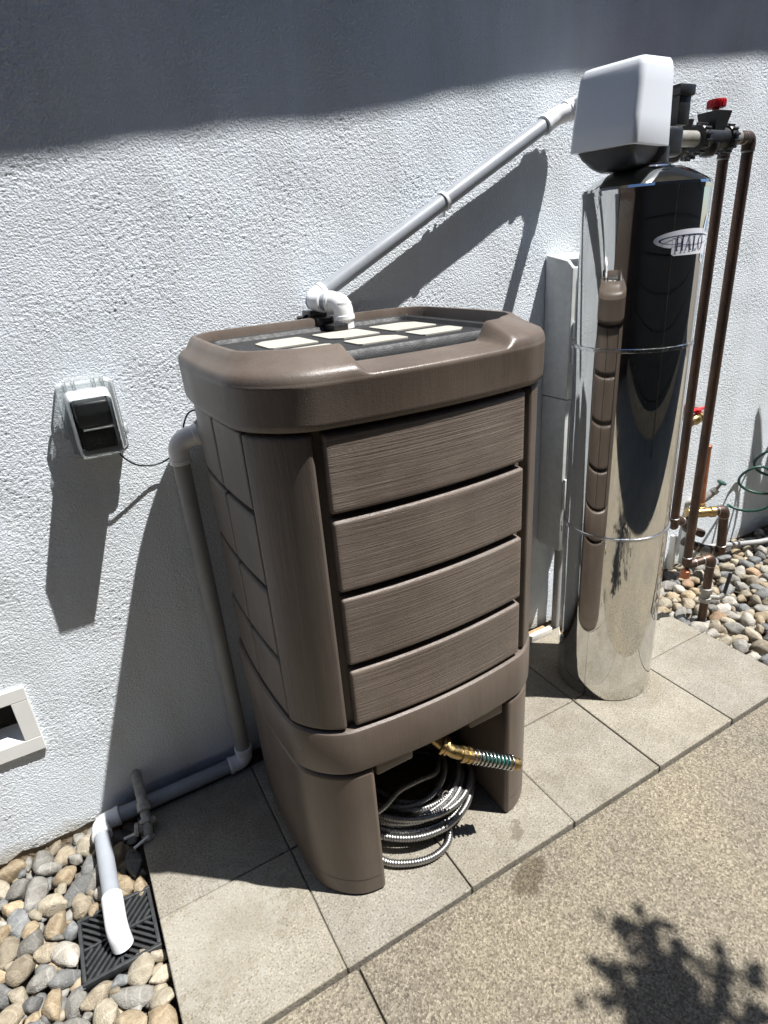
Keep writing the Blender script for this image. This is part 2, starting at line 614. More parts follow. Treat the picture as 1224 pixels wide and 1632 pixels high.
    l.new(dv.outputs['Distance'], spt.inputs[0])
    l.new(math_n(n, l, 'ADD', rr.outputs[0], math_n(n, l, 'MULTIPLY', spt.outputs[0], noise(n, l, v, 5, 2))), b.inputs['Roughness'])
    bump(n, l, b, noise(n, l, coords(n, l, (1, 1, 0.3)), 9, 2), 0.10, 0.004)
    M['mirror'] = m
    # --- clear plastic
    m, n, l, b = nt('clear_plastic')
    b.inputs['Base Color'].default_value = (0.93, 0.95, 0.95, 1)
    b.inputs['Roughness'].default_value = 0.06
    b.inputs['IOR'].default_value = 1.3
    b.inputs['Transmission Weight'].default_value = 1.0
    M['clear'] = m
    m, n, l, b = nt('hazy_clear_plastic')
    b.inputs['Base Color'].default_value = (0.80, 0.81, 0.82, 1)
    b.inputs['Roughness'].default_value = 0.15
    tr = n.new('ShaderNodeBsdfTransparent')
    tr.inputs['Color'].default_value = (0.90, 0.92, 0.92, 1)
    mx = n.new('ShaderNodeMixShader')
    lw = n.new('ShaderNodeFresnel')
    lw.inputs['IOR'].default_value = 1.5
    l.new(math_n(n, l, 'ADD', lw.outputs[0], 0.16, True), mx.inputs[0])
    l.new(tr.outputs[0], mx.inputs[1])
    l.new(b.outputs[0], mx.inputs[2])
    l.new(mx.outputs[0], n['Material Output'].inputs['Surface'])
    M['hazy'] = m
    # --- cream screen mesh
    m, n, l, b = nt('screen_mesh')
    v = coords(n, l)
    ck = n.new('ShaderNodeTexChecker')
    ck.inputs['Scale'].default_value = 420
    ck.inputs['Color1'].default_value = (0.47, 0.455, 0.41, 1)
    ck.inputs['Color2'].default_value = (0.27, 0.26, 0.225, 1)
    l.new(v, ck.inputs['Vector'])
    c = mixc(n, l, noise(n, l, v, 22, 3), ck.outputs[0], (0.45, 0.425, 0.36))
    l.new(c, b.inputs['Base Color'])
    b.inputs['Roughness'].default_value = 0.7
    bump(n, l, b, ck.outputs['Fac'], 0.5, 0.0008)
    M['screen'] = m
    # --- foliage, bark, boards
    m, n, l, b = nt('leaf')
    oi = n.new('ShaderNodeObjectInfo')
    v = coords(n, l)
    rp = ramp(n, [(0.3, (0.035, 0.075, 0.02)), (0.7, (0.075, 0.13, 0.035))])
    l.new(noise(n, l, v, 7, 2), rp.inputs[0])
    l.new(rp.outputs[0], b.inputs['Base Color'])
    b.inputs['Roughness'].default_value = 0.5
    M['leaf'] = m
    M['bark'] = simple('bark', (0.11, 0.085, 0.065), 0.9, 0, 0.4, 20, 0.01, 60)
    M['fence'] = simple('dark_stained_board', (0.020, 0.019, 0.018), 0.65, 0, 0.35, 9, 0.002, 60)
    M['brown_fence'] = simple('brown_fence_board', (0.032, 0.018, 0.012), 0.8, 0, 0.35, 9, 0.002, 60)
    M['wood'] = simple('bleached_wood', (0.55, 0.53, 0.49), 0.8, 0, 0.2, 30, 0.001, 120)
    M['rust'] = simple('rusty_wood', (0.33, 0.22, 0.12), 0.85, 0, 0.5, 18, 0.001, 120)


build_materials()


# ================================================================== house wall
def band_noise(nx, nz, dx, lam, width, seed):
    rs = np.random.RandomState(seed)
    f = np.fft.rfft2(rs.standard_normal((nz, nx)))
    kz = np.fft.fftfreq(nz, dx)[:, None]
    kx = np.fft.rfftfreq(nx, dx)[None, :]
    k = np.sqrt(kx * kx + kz * kz) + 1e-9
    f *= np.exp(-(np.log(k * lam) / width) ** 2)
    h = np.fft.irfft2(f, s=(nz, nx))
    return h / h.std()


house = thing('house', 'white stucco house wall with a soft eave shadow along its top', 'house', (0, WALL, 0))
VX0, VX1, VZ0, VZ1 = -1.02, -0.777, 0.314, 0.420      # vent opening


def build_wall():
    x0, x1, z0, z1, dx = -1.10, 2.36, -0.01, 1.93, 0.0029
    nx = int((x1 - x0) / dx)
    nz = int((z1 - z0) / dx)
    h = band_noise(nx, nz, dx, 0.0082, 0.38, 3)
    h2 = band_noise(nx, nz, dx, 0.018, 0.5, 4)
    h3 = band_noise(nx, nz, dx, 0.25, 0.6, 5)
    patch = 0.74 + 0.28 * np.tanh(band_noise(nx, nz, dx, 0.35, 0.6, 6))
    hh = patch * (np.tanh(h * 0.9) * 0.00088 + np.tanh(h2) * 0.00040) + h3 * 0.0005
    xs = x0 + np.arange(nx) * dx
    zs = z0 + np.arange(nz) * dx
    X, Z = np.meshgrid(xs, zs)
    # uneven lower lip
    lip = 0.006 + 0.004 * np.interp(xs, np.linspace(x0, x1, 90), np.random.RandomState(1).standard_normal(90))
    Z = np.where(np.arange(nz)[:, None] < 5, Z * 0 + lip[None, :] + (np.arange(nz)[:, None] - 5) * 0.002, Z)
    Z = np.where((np.arange(nz)[:, None] >= 5), np.maximum(Z, lip[None, :] + 0.0005 * np.arange(nz)[:, None]), Z)
    Y = -hh
    Y = np.where(np.arange(nz)[:, None] == 0, 0.02, Y)
    co = np.stack([X, Y, Z], -1).reshape(-1, 3).astype(np.float32)
    idx = np.arange(nx * nz).reshape(nz, nx)
    q = np.stack([idx[:-1, :-1], idx[:-1, 1:], idx[1:, 1:], idx[1:, :-1]], -1).reshape(-1, 4)
    cx = X[:-1, :-1].reshape(-1)
    cz = Z[:-1, :-1].reshape(-1)
    keep = ~((cx > VX0 - .004) & (cx < VX1 + .004) & (cz > VZ0 - .004) & (cz < VZ1 + .004))
    q = q[keep]
    me = bpy.data.meshes.new('stucco_wall')
    me.vertices.add(len(co))
    me.vertices.foreach_set('co', co.ravel())
    me.loops.add(q.size)
    me.loops.foreach_set('vertex_index', q.ravel().astype(np.int32))
    me.polygons.add(len(q))
    me.polygons.foreach_set('loop_start', np.arange(0, q.size, 4, dtype=np.int32))
    me.polygons.foreach_set('loop_total', np.full(len(q), 4, dtype=np.int32))
    me.polygons.foreach_set('use_smooth', np.ones(len(q), dtype=bool))
    me.update(calc_edges=True)
    o = bpy.data.objects.new('stucco_wall', me)
    me.materials.append(M['stucco'])
    COL.objects.link(o)
    o.parent = house
    # plain continuation outside the view
    bm = bmesh.new()
    add_box(bm, (-6, WALL - .0005, 0), (x0, WALL + .2, 3.6))
    add_box(bm, (x1 - dx, WALL - .0005, 0), (7, WALL + .2, 3.9))
    add_box(bm, (x0, WALL - .0005, z1 - dx), (x1 - dx, WALL + .2, 3.5))
    bm_obj('outer_wall', bm, M['stucco_far'], house)
    bm = bmesh.new()
    add_box(bm, (-6, WALL + 0.006, -0.3), (7, WALL + .2, 0.012))
    bm_obj('foundation', bm, M['foundation'], house)
    # back of the wall cavity so that no light leaks
    bm = bmesh.new()
    add_box(bm, (x0 + .01, WALL + 0.10, 0.0), (x1 - .01, WALL + .2, z1))
    bm_obj('wall_core', bm, M['stucco_far'], house)


build_wall()


def build_eave():
    # lower edge of the roof overhang; its shadow is the soft dark band on the wall
    t = 1.25
    pts = [(-4.0, 1.02), (-.5, 1.466), (-.126, 1.521), (.10, 1.540), (.291, 1.566), (.50, 1.606), (.773, 1.650), (1.2, 1.700), (1.656, 1.745), (6.0, 2.25)]
    bm = bmesh.new()
    prev = None
    for x, z in pts:
        ex, ey, ez = x + .35 * t, WALL - .29 * t, z + t
        ring = [bm.verts.new(p) for p in ((ex, ey, ez), (ex, ey, ez + .16), (ex, WALL + .1, ez + .22), (ex, WALL + .1, ez + 0.02))]
        if prev:
            for k in range(4):
                bm.faces.new((prev[k], prev[(k + 1) % 4], ring[(k + 1) % 4], ring[k]))
        else:
            bm.faces.new(ring)
        prev = ring
    bm.faces.new(prev)
    bm_obj('eave', bm, M['eave'], house)


build_eave()


def build_vent():
    # raised frame round a louvred crawl space opening
    fr = bpy.data.objects.new('vent', None)
    COL.objects.link(fr)
    fr.parent = house
    bm = bmesh.new()
    y0, y1 = WALL - 0.009, WALL + 0.002
    fx1, fz0, fz1 = -0.7425, 0.2765, 0.4535
    fx0 = VX0 - (fx1 - VX1)
    add_box(bm, (fx0, y0, VZ1), (fx1, y1, fz1), 0.0015)
    bm_obj('frame', bm, M['cream'], fr)
    bm = bmesh.new()
    add_box(bm, (fx0, y0, fz0), (fx1, y1, VZ0), 0.0015)
    bm_obj('frame', bm, M['cream'], fr)
    bm = bmesh.new()
    add_box(bm, (VX1, y0 + .0003, VZ0), (fx1 - .0004, y1, VZ1), 0.0012)
    bm_obj('frame', bm, M['cream'], fr)
    bm = bmesh.new()
    add_box(bm, (fx0, y0 + .0003, VZ0), (VX0, y1, VZ1), 0.0012)
    bm_obj('frame', bm, M['cream'], fr)
    bm = bmesh.new()
    d = 0.05
    add_box(bm, (VX0 - .003, WALL, VZ1), (VX1 + .003, WALL + d, VZ1 + .003))
    add_box(bm, (VX1, WALL, VZ0), (VX1 + .003, WALL + d, VZ1))
    add_box(bm, (VX0 - .003, WALL, VZ0), (VX0, WALL + d, VZ1))
    bm_obj('reveal', bm, M['cream'], fr)
    bm = bmesh.new()
    vs = [bm.verts.new(p) for p in ((VX0, WALL, VZ0), (VX1, WALL, VZ0), (VX1, WALL + d, VZ0 + .016), (VX0, WALL + d, VZ0 + .016))]
    bm.faces.new(vs)
    vs2 = [bm.verts.new(v.co - Vector((0, 0, .004))) for v in vs]
    bm.faces.new(list(reversed(vs2)))
    bm_obj('sill', bm, M['white'], fr)
    bm = bmesh.new()
    add_box(bm, (VX0, WALL + d, VZ0), (VX1, WALL + d + .004, VZ1))
    for i in range(40):
        x = VX0 + (VX1 - VX0) * (i + .5) / 40
        add_box(bm, (x - .0006, WALL + d - .002, VZ0), (x + .0006, WALL + d, VZ1))
    bm_obj('insect_screen', bm, M['dark'], fr)


build_vent()

# ================================================================== ground
bm = bmesh.new()
add_box(bm, (-60, -60, -0.30), (60, WALL + .3, -0.062))
tag(bm_obj('ground', bm, M['soil']), kind='structure')

# --- concrete patio slabs, jointed
patio = bpy.data.objects.new('patio', None)
COL.objects.link(patio)
tag(patio, kind='structure')
xj = [-5.0, -0.2835, 2.6, 6.5]
for i in range(3):
    bm = bmesh.new()
    add_box(bm, (xj[i] + .002, -2.5, -0.11), (xj[i + 1] - .002, -0.0035, -0.010), 0.004, 2)
    bm_obj('concrete_slab', bm, M['concrete'], patio, 30)
bm = bmesh.new()
add_box(bm, (-5, -2.5, -.1), (6.5, -.006, -.019))
bm_obj('joint_filler', bm, M['soil'], patio)

# --- paver walkway
walk = bpy.data.objects.new('paver_walkway', None)
COL.objects.link(walk)
tag(walk, kind='structure')
bm = bmesh.new()
add_box(bm, (-2 * P + .01, .004, -.073), (4 * P - .01, 2 * P, -.0055))
bm_obj('sand_bed', bm, M['sand'], walk)
rp = random.Random(3)
for j in range(2):
    for i in range(-2, 4):
        bm = bmesh.new()
        w = P / 2 - 0.0016
        add_box(bm, (-w, -w, -0.055), (w, w, 0), 0.003, 2)
        # small chips on the arrises
        for v in bm.verts:
            if v.co.z > -0.004:
                v.co.x += rp.uniform(-.0005, .0005)
                v.co.y += rp.uniform(-.0005, .0005)
        bmesh.ops.recalc_face_normals(bm, faces=bm.faces)
        me = bpy.data.meshes.new('paver')
        bm.to_mesh(me)
        bm.free()
        me.materials.append(M['paver'])
        o = bpy.data.objects.new('paver', me)
        COL.objects.link(o)
        o.parent = walk
        o.location = ((i + .5) * P, (j + .5) * P, rp.uniform(-.0012, .0012))
        o.rotation_euler = (rp.uniform(-.003, .003), rp.uniform(-.003, .003), rp.uniform(-.003, .003))


# ================================================================== pebbles
def stone_meshes(n=16, sub=3):
    out = []
    for k in range(n):
        rr = random.Random(100 + k)
        bm = bmesh.new()
        bmesh.ops.create_icosphere(bm, subdivisions=sub, radius=1.0)
        sq = rr.uniform(0.5, 0.75)
        wd = rr.uniform(0.62, 0.9)
        off = Vector((rr.uniform(0, 50), rr.uniform(0, 50), rr.uniform(0, 50)))
        ang = rr.uniform(0.0, 0.28)
        cut = [(Vector((rr.uniform(-1, 1), rr.uniform(-1, 1), rr.uniform(-.5, 1))).normalized(), rr.uniform(.55, .85)) for _ in range(5)]
        for v in bm.verts:
            p = v.co.copy()
            d = 1 + 0.34 * mnoise.noise(p * 1.0 + off) + 0.13 * mnoise.noise(p * 2.2 + off) + 0.03 * mnoise.noise(p * 6 + off)
            p = p * d
            for nn, dd in cut:
                e = p.dot(nn) - dd
                if e > 0: p -= nn * e * (0.55 + ang)
            v.co = Vector((p.x, p.y * wd, p.z * sq))
        me = bpy.data.meshes.new('pebble')
        bm.to_mesh(me)
        bm.free()
        me.polygons.foreach_set('use_smooth', [True] * len(me.polygons))
        out.append(me)
    return out


SM = stone_meshes()
SML = stone_meshes(6, 2)
for me in SM:
    me.materials.append(M['stone'][0])


def pebble_bed(name, poly_ok, bounds, smin, smax, zbase, seed, limit, avoid=(), weights=None):
    """dart-thrown river stones: a loose lower layer (stuff) and individual stones on top"""
    rr = random.Random(seed)
    bed = bpy.data.objects.new(name, None)
    COL.objects.link(bed)
    tag(bed, kind='structure')
    x0, x1, y0, y1 = bounds
    # lower layer, joined
    V, F = [], []
    src = []
    for me in SML[:6]:
        src.append((np.array([v.co[:] for v in me.vertices]), [tuple(p.vertices) for p in me.polygons]))
    low = []
    area = (x1 - x0) * (y1 - y0)
    nlow = int(area / (0.024 * 0.024))
    cnt = 0
    for _ in range(nlow):
        x, y = rr.uniform(x0, x1), rr.uniform(y0, y1)
        if not poly_ok(x, y, .02): continue
        s = rr.uniform(.014, .022)
        co, fs = src[rr.randrange(6)]
        m = Matrix.Rotation(rr.uniform(0, 6.28), 3, 'Z') @ Matrix.Rotation(rr.uniform(-.4, .4), 3, 'X')
        c = (co * s) @ np.array(m).T + np.array([x, y, zbase - .015 + rr.uniform(-.006, .005)])
        V.append(c)
        F += [tuple(i + cnt for i in f) for f in fs]
        cnt += len(c)
    me = bpy.data.meshes.new('lower_stones')
    me.from_pydata(np.concatenate(V).tolist(), [], F)
    me.polygons.foreach_set('use_smooth', [True] * len(me.polygons))
    for k in range(4): me.materials.append(M['stone_low'][k])
    nf = len(src[0][1])
    mi = []
    for k in range(len(F) // nf): mi += [rr.randrange(4)] * nf
    me.polygons.foreach_set('material_index', mi + [0] * (len(F) - len(mi)))
    o = bpy.data.objects.new('lower_stones', me)
    COL.objects.link(o)
    o.parent = bed
    tag(o, kind='stuff')
    # top layer
    placed = []
    sizes = sorted([smin + (smax - smin) * rr.random() ** 1.5 for _ in range(14000)], reverse=True)
    sizes = [s for k, s in enumerate(sizes)]
    # big ones first, then progressively smaller
    for k, s in enumerate(sizes):
        if len(placed) >= limit: break
        x, y = rr.uniform(x0, x1), rr.uniform(y0, y1)
        if not poly_ok(x, y, s * .75): continue
        if any((x - a) ** 2 + (y - b) ** 2 < (rad + s * .7) ** 2 for a, b, rad in avoid): continue
        if any((x - a) ** 2 + (y - b) ** 2 < ((s + t) * .76) ** 2 for a, b, t in placed): continue
        placed.append((x, y, s))
    for x, y, s in placed:
        me = SM[rr.randrange(len(SM))]
        o = bpy.data.objects.new('pebble', me)
        COL.objects.link(o)
        o.parent = bed
        k = rr.choices(range(8), weights or (5, 2.6, 5, 3.5, 1.3, 2.5, 4.5, 2.4))[0]
        o.material_slots[0].link = 'OBJECT'
        o.material_slots[0].material = M['stone'][k]
        o.scale = (s * rr.uniform(1.0, 1.25), s * rr.uniform(.9, 1.1), s * rr.uniform(.85, 1.15))
        o.location = (x, y, zbase + rr.uniform(-.006, .008) + s * .10)
        o.rotation_euler = (rr.uniform(-.45, .45), rr.uniform(-.45, .45), rr.uniform(0, 6.28))
    return bed, placed


M['stone_low'] = [M['stone'][i] for i in (1, 3, 6, 0)]
GR = (-0.692, 0.337)       # grate centre


def ok_left(x, y, s):
    return x < -2 * P - .004 - s * .8 and y < WALL + .005 - s * .6 and not (abs(x - GR[0]) < .078 + s * .55 and abs(y - GR[1]) < .078 + s * .55)


def ok_right(x, y, s):
    return x > 4 * P + .004 + s * .8 and y < WALL + .005 - s * .6


pebble_bed('pebble_bed', ok_left, (-1.00, -.61, .05, .66), .0115, .031, -.028, 11, 300, avoid=())
pebble_bed('pebble_bed', ok_right, (1.22, 2.25, .08, .66), .016, .032, -.024, 12, 300, avoid=((1.31, .37, .022),), weights=(5, 2.2, 6, 4, .6, 3, 5, 4))


# ================================================================== rain tank
TX, TY = 0.008, 0.360
TA, TB, TR = 0.284, 0.239, 0.090
BOWF, BOWS, BOWB = 0.032, 0.016, 0.008


def make_outline(n_arc=14, n_side=44):
    pts = []
    # start at front centre, go to +x, back, -x, front centre
    def seg(a, b, n):
        return [(a[0] + (b[0] - a[0]) * k / n, a[1] + (b[1] - a[1]) * k / n) for k in range(n)]
    def arc(cx, cy, a0, a1, n):
        return [(cx + TR * math.cos(a0 + (a1 - a0) * k / n), cy + TR * math.sin(a0 + (a1 - a0) * k / n)) for k in range(n)]
    pts += seg((0, -TB), (TA - TR, -TB), n_side // 2)
    pts += arc(TA - TR, -TB + TR, -PI / 2, 0, n_arc)
    pts += seg((TA, -TB + TR), (TA, TB - TR), n_side)
    pts += arc(TA - TR, TB - TR, 0, PI / 2, n_arc)
    pts += seg((TA - TR, TB), (-TA + TR, TB), n_side)
    pts += arc(-TA + TR, TB - TR, PI / 2, PI, n_arc)
    pts += seg((-TA, TB - TR), (-TA, -TB + TR), n_side)
    pts += arc(-TA + TR, -TB + TR, PI, 1.5 * PI, n_arc)
    pts += seg((-TA + TR, -TB), (0, -TB), n_side // 2)
    out = []
    for x, y in pts:
        fx = max(0, 1 - (x / TA) ** 2)
        fy = max(0, 1 - (y / TB) ** 2)
        wy = 0 if fx <= 0 else fx
        # smooth blend by which side the point belongs to
        nx = ny = 0
        if y < -TB + TR: ny = -BOWF * fx * min(1, (-TB + TR - y) / TR)
        if y > TB - TR: ny = BOWB * fx * min(1, (y - TB + TR) / TR)
        sx = max(0, min(1, (abs(x) - TA + TR) / TR))
        nx = math.copysign(BOWS * fy * sx, x)
        out.append(Vector((x + nx, y + ny)))
    # arclength
    n = len(out)
    s = [0.0]
    for i in range(n):
        s.append(s[-1] + (out[(i + 1) % n] - out[i]).length)
    return np.array([p[:] for p in out] + [out[0][:]]), np.array(s)


OP, OS = make_outline()
OL = OS[-1]


def opt(s, off=0.0):
    s = s % OL
    e = 0.004
    def at(q):
        q %= OL
        return Vector((np.interp(q, OS, OP[:, 0]), np.interp(q, OS, OP[:, 1])))
    p = at(s)
    t = (at(s + e) - at(s - e)).normalized()
    nrm = Vector((t.y, -t.x))
    q = p + nrm * off
    return q.x + TX, q.y + TY


def s_front(x):       # arclength where the front face has world x
    x -= TX
    best = min((abs(OP[i, 0] - x), OS[i]) for i in range(len(OS)) if OP[i, 1] < -TB + TR * .6)
    ss = np.linspace(best[1] - .02, best[1] + .02, 81)
    xs = np.interp(ss % OL, OS, OP[:, 0])
    return float(ss[np.argmin(np.abs(xs - x))]) % OL


def s_left(y):
    y -= TY
    idx = [i for i in range(len(OS)) if OP[i, 0] < -TA + TR * .6]
    best = min((abs(OP[i, 1] - y), OS[i]) for i in idx)
    ss = np.linspace(best[1] - .02, best[1] + .02, 81)
    ys = np.interp(ss % OL, OS, OP[:, 1])
    return float(ss[np.argmin(np.abs(ys - y))]) % OL


def s_right(y):
    y -= TY
    idx = [i for i in range(len(OS)) if OP[i, 0] > TA - TR * .6]
    best = min((abs(OP[i, 1] - y), OS[i]) for i in idx)
    ss = np.linspace(best[1] - .02, best[1] + .02, 81)
    ys = np.interp(ss % OL, OS, OP[:, 1])
    return float(ss[np.argmin(np.abs(ys - y))]) % OL


tank = thing('rain_tank', 'tall brown moulded resin rain tank with wood grain panels', 'water tank', (TX, TY, 0))


def loop_loft(name, prof_fn, mat, n=260, smooth=35, label=None):
    """closed loft round the outline; prof_fn(s) -> [(offset, z)...]"""
    bm = bmesh.new()
    rings = []
    for i in range(n):
        s = OL * i / n
        rings.append([bm.verts.new((*opt(s, o), z)) for o, z in prof_fn(s)])
    for i in range(n):
        a, b = rings[i], rings[(i + 1) % n]
        for k in range(len(a) - 1):
            bm.faces.new((a[k], b[k], b[k + 1], a[k + 1]))
    return bm_obj(name, bm, mat, tank, smooth, label)


EP = [(0, -.0195), (.0009, -.0050), (.0030, -.0012), (.0060, -.0002), (.0100, 0.0)]


def panel(name, s0, s1, z0, z1, mat, off=0.0, label=None, radius=0.004):
    if s1 < s0: s1 += OL
    L = s1 - s0
    H = z1 - z0
    us = [e for e, _ in EP] + list(np.linspace(.018, L - .018, max(3, int(L / .012)))) + [L - e for e, _ in reversed(EP)]
    vs = [e for e, _ in EP] + list(np.linspace(.018, H - .018, 3 if H < .3 else 6)) + [H - e for e, _ in reversed(EP)]
    def prof(e):
        return np.interp(e, [p[0] for p in EP], [p[1] for p in EP])
    bm = bmesh.new()
    grid = []
    for u in us:
        row = []
        for v in vs:
            eu, ev = min(u, L - u), min(v, H - v)
            # rounded corner
            if eu < radius and ev < radius:
                e = radius - math.hypot(radius - eu, radius - ev)
                d = -.0195 if e <= 0 else prof(e)
            else:
                d = prof(min(eu, ev))
            row.append(bm.verts.new((*opt(s0 + u, off + d), z0 + v)))
        grid.append(row)
    for i in range(len(us) - 1):
        for j in range(len(vs) - 1):
            bm.faces.new((grid[i][j], grid[i + 1][j], grid[i + 1][j + 1], grid[i][j + 1]))
    return bm_obj(name, bm, mat, tank, 60, label)


def build_tank():
    # recessed inner shell, seen as the dark grooves between panels
    loop_loft('inner_shell', lambda s: [(-.0185, .36), (-.0185, 1.06)], M['resin'])
    # four planks on the front
    zz = [(1.038, .9035), (.8925, .7585), (.7465, .6075), (.5955, .4690)]
    for z1, z0 in zz:
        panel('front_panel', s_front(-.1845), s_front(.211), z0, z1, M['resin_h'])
    # corner posts
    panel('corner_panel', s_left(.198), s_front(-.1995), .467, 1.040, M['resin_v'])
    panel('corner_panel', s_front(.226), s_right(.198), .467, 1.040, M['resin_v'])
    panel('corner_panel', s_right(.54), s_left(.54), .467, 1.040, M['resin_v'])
    # side planks, two columns each side
    for z1, z0 in zz:
        for ya, yb in ((.352, .203), (.535, .3555)):
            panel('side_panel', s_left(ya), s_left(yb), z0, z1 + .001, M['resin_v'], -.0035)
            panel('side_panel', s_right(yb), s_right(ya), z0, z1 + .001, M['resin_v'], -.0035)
    # lower belt
    loop_loft('lower_belt', lambda s: [(-.020, .357), (-.003, .3575), (.0015, .360), (.0035, .366), (.0035, .452), (.0015, .4585), (-.003, .462), (-.020, .4625)], M['resin'])
    # floor of the reservoir
    bm = bmesh.new()
    f = [bm.verts.new((*opt(OL * i / 120, -.012), .3585)) for i in range(120)]
    bm.faces.new(f)
    bm_obj('tank_floor', bm, M['resin'], tank)
    # rim
    def rim(s):
        x, y = opt(s, 0)
        front = 1.0 if y < TY - TB + .03 else max(0, 1 - (y - (TY - TB + .03)) / .09)
        back = max(0, min(1, (y - (TY + TB - .12)) / .1))
        bw = .034 * (1 - front) + .066 * front
        bw = bw * (1 - back) + .027 * back
        # lowered middle of the front edge
        nt_ = 0.0
        if y < TY - .1:
            a = min(1, max(0, (x + .124) / .026))
            b = min(1, max(0, (.180 - x) / .026))
            nt_ = min(a, b)
            nt_ = nt_ * nt_ * (3 - 2 * nt_)
        zt = 1.159 * (1 - nt_) + 1.1285 * nt_
        zi = 1.112
        zr = 1.117
        k = zt - zr
        return [(-.020, 1.0450), (.004, 1.0460), (.0075, 1.0495), (.0085, 1.058), (.0093, zr - .006), (.0100, zr - .0025), (.0092, zr - .0010), (.0088, zr + .06 * k), (.0068, zr + .24 * k), (.002, zr + .38 * k),
                (-.008, zr + .50 * k), (-bw * .5, zr + .74 * k), (-bw + .009, zt - .0015), (-bw + .003, zt), (-bw - .001, zt - .0010), (-bw - .005, zt - .010 * (1 - nt_) - .003), (-bw - .0075, zi), (-bw - .016, zi - .012)]
    loop_loft('rim', rim, M['resin'], n=420, smooth=50)
    # ---------------- stand
    sa, sb = s_front(.180), s_front(-.156)
    def stand_poly(off, inner):
        n = 150
        pts = [opt(sa + (sb - sa) * i / n, off) for i in range(n + 1)]
        yi = .545
        pts += [(-.156 + inner, yi), (.180 - inner, yi)]
        return pts
    for nm, off, za, zb, bev in (('stand', -.001, .0, .3500, .006),):
        bm = bmesh.new()
        pts = stand_poly(off, 0)
        lo = [bm.verts.new((x, y, za)) for x, y in pts]
        hi = [bm.verts.new((x, y, zb)) for x, y in pts]
        bm.faces.new(list(reversed(lo)))
        bm.faces.new(hi)
        k = len(pts)
        for i in range(k):
            bm.faces.new((lo[i], lo[(i + 1) % k], hi[(i + 1) % k], hi[i]))
        o = bm_obj(nm, bm, M['resin'], tank, 35)
        md = o.modifiers.new('round', 'BEVEL')
        md.width = .010 if nm == 'stand' else .0012
        md.segments = 4
        md.limit_method = 'ANGLE'
        md.angle_limit = R(50)
    for zz_ in (.048,):
        bm = bmesh.new()
        n = 150
        s0_, s1_ = sa + .012, sb - .012
        ra = [bm.verts.new((*opt(s0_ + (s1_ - s0_) * i / n, -.0007), zz_)) for i in range(n + 1)]
        rb = [bm.verts.new((*opt(s0_ + (s1_ - s0_) * i / n, -.0007), zz_ + .0016)) for i in range(n + 1)]
        for i in range(n):
            bm.faces.new((ra[i], ra[i + 1], rb[i + 1], rb[i]))
        bm_obj('parting_line', bm, M['resin_dark'], tank)
    # moulded lips hanging below the belt, either side of the outlet
    for xa, xb, z in ((-.150, -.062, .318), (.082, .172, .318)):
        bm = bmesh.new()
        add_box(bm, (xa, .108, z), (xb, .30, .3575), .007, 3)
        bm_obj('underside_lip', bm, M['resin'], tank, 40)
    bm = bmesh.new()
    add_box(bm, (-.061, .150, .330), (.081, .32, .3575), .006, 3)
    bm_obj('outlet_boss', bm, M['resin'], tank, 40)
    # ---------------- black lid with six mesh windows
    lx0, lx1, ly0, ly1 = -.247, .262, .183, .581
    lid = bpy.data.objects.new('lid', None)
    COL.objects.link(lid)
    lid.parent = tank
    def rrect(ix, r, z, n=8):
        out = []
        for cx, cy, a in ((lx1 - r, ly0 + r, -PI / 2), (lx1 - r, ly1 - r, 0), (lx0 + r, ly1 - r, PI / 2), (lx0 + r, ly0 + r, PI)):
            for k in range(n + 1):
                t = a + PI / 2 * k / n
                rr_ = r - ix if r > ix + .004 else .004
                ccx = cx if r > ix + .004 else cx - math.copysign(ix + .004 - r, cx - (lx0 + lx1) / 2)
                ccy = cy if r > ix + .004 else cy - math.copysign(ix + .004 - r, cy - (ly0 + ly1) / 2)
                out.append((ccx + rr_ * math.cos(t), ccy + rr_ * math.sin(t), z))
        return out
    bm = bmesh.new()
    rings = [[bm.verts.new(p) for p in rrect(i, .05, z)] for i, z in ((-.006, 1.108), (-.005, 1.122), (-.001, 1.1345), (.005, 1.1405), (.014, 1.142), (.022, 1.140), (.027, 1.1325), (.032, 1.1310), (.050, 1.1305))]
    for a, b in zip(rings[:-1], rings[1:]):
        k = len(a)
        for i in range(k):
            bm.faces.new((a[i], a[(i + 1) % k], b[(i + 1) % k], b[i]))
    bm.faces.new(rings[-1])
    bm_obj('lid_tray', bm, M['black_dull'], lid, 35)
    # windows: three columns, two rows, outer corners clipped
    xs = [(-.148, -.048), (-.018, .088), (.118, .226)]
    ys = [(.284, .356), (.394, .508)]
    for ci, (xa, xb) in enumerate(xs):
        for ri, (ya, yb) in enumerate(ys):
            c = .022
            pts = [(xa, ya), (xb, ya), (xb, yb), (xa, yb)]
            out = []
            for k, (px, py) in enumerate(pts):
                clip = (ci == 0 and k == (0 if ri == 0 else 3)) or (ci == 2 and k == (1 if ri == 0 else 2)) or ci == 1 and k == (0 if ri == 1 else 2)
                r_ = c if clip else .006
                prv, nxt = Vector(pts[k - 1]), Vector(pts[(k + 1) % 4])
                p = Vector((px, py))
                out += [p + (prv - p).normalized() * r_, p + (nxt - p).normalized() * r_]
            bm = bmesh.new()
            lo = [bm.verts.new((p.x, p.y, 1.1290)) for p in out]
            hi = [bm.verts.new((p.x, p.y, 1.1330)) for p in out]
            bm.faces.new(hi)
            for k in range(len(out)):
                bm.faces.new((lo[k], lo[(k + 1) % len(out)], hi[(k + 1) % len(out)], hi[k]))
            bm_obj('mesh_window', bm, M['screen'], lid)
    for x, y in ((-.232, .556), (.247, .556), (-.232, .207), (.247, .207)):
        lathe_obj('screw', [(.004, 0), (.004, .002), (.001, .003)], (x, y, 1.1412), (0, 0, 1), M['steel'], lid, 10)
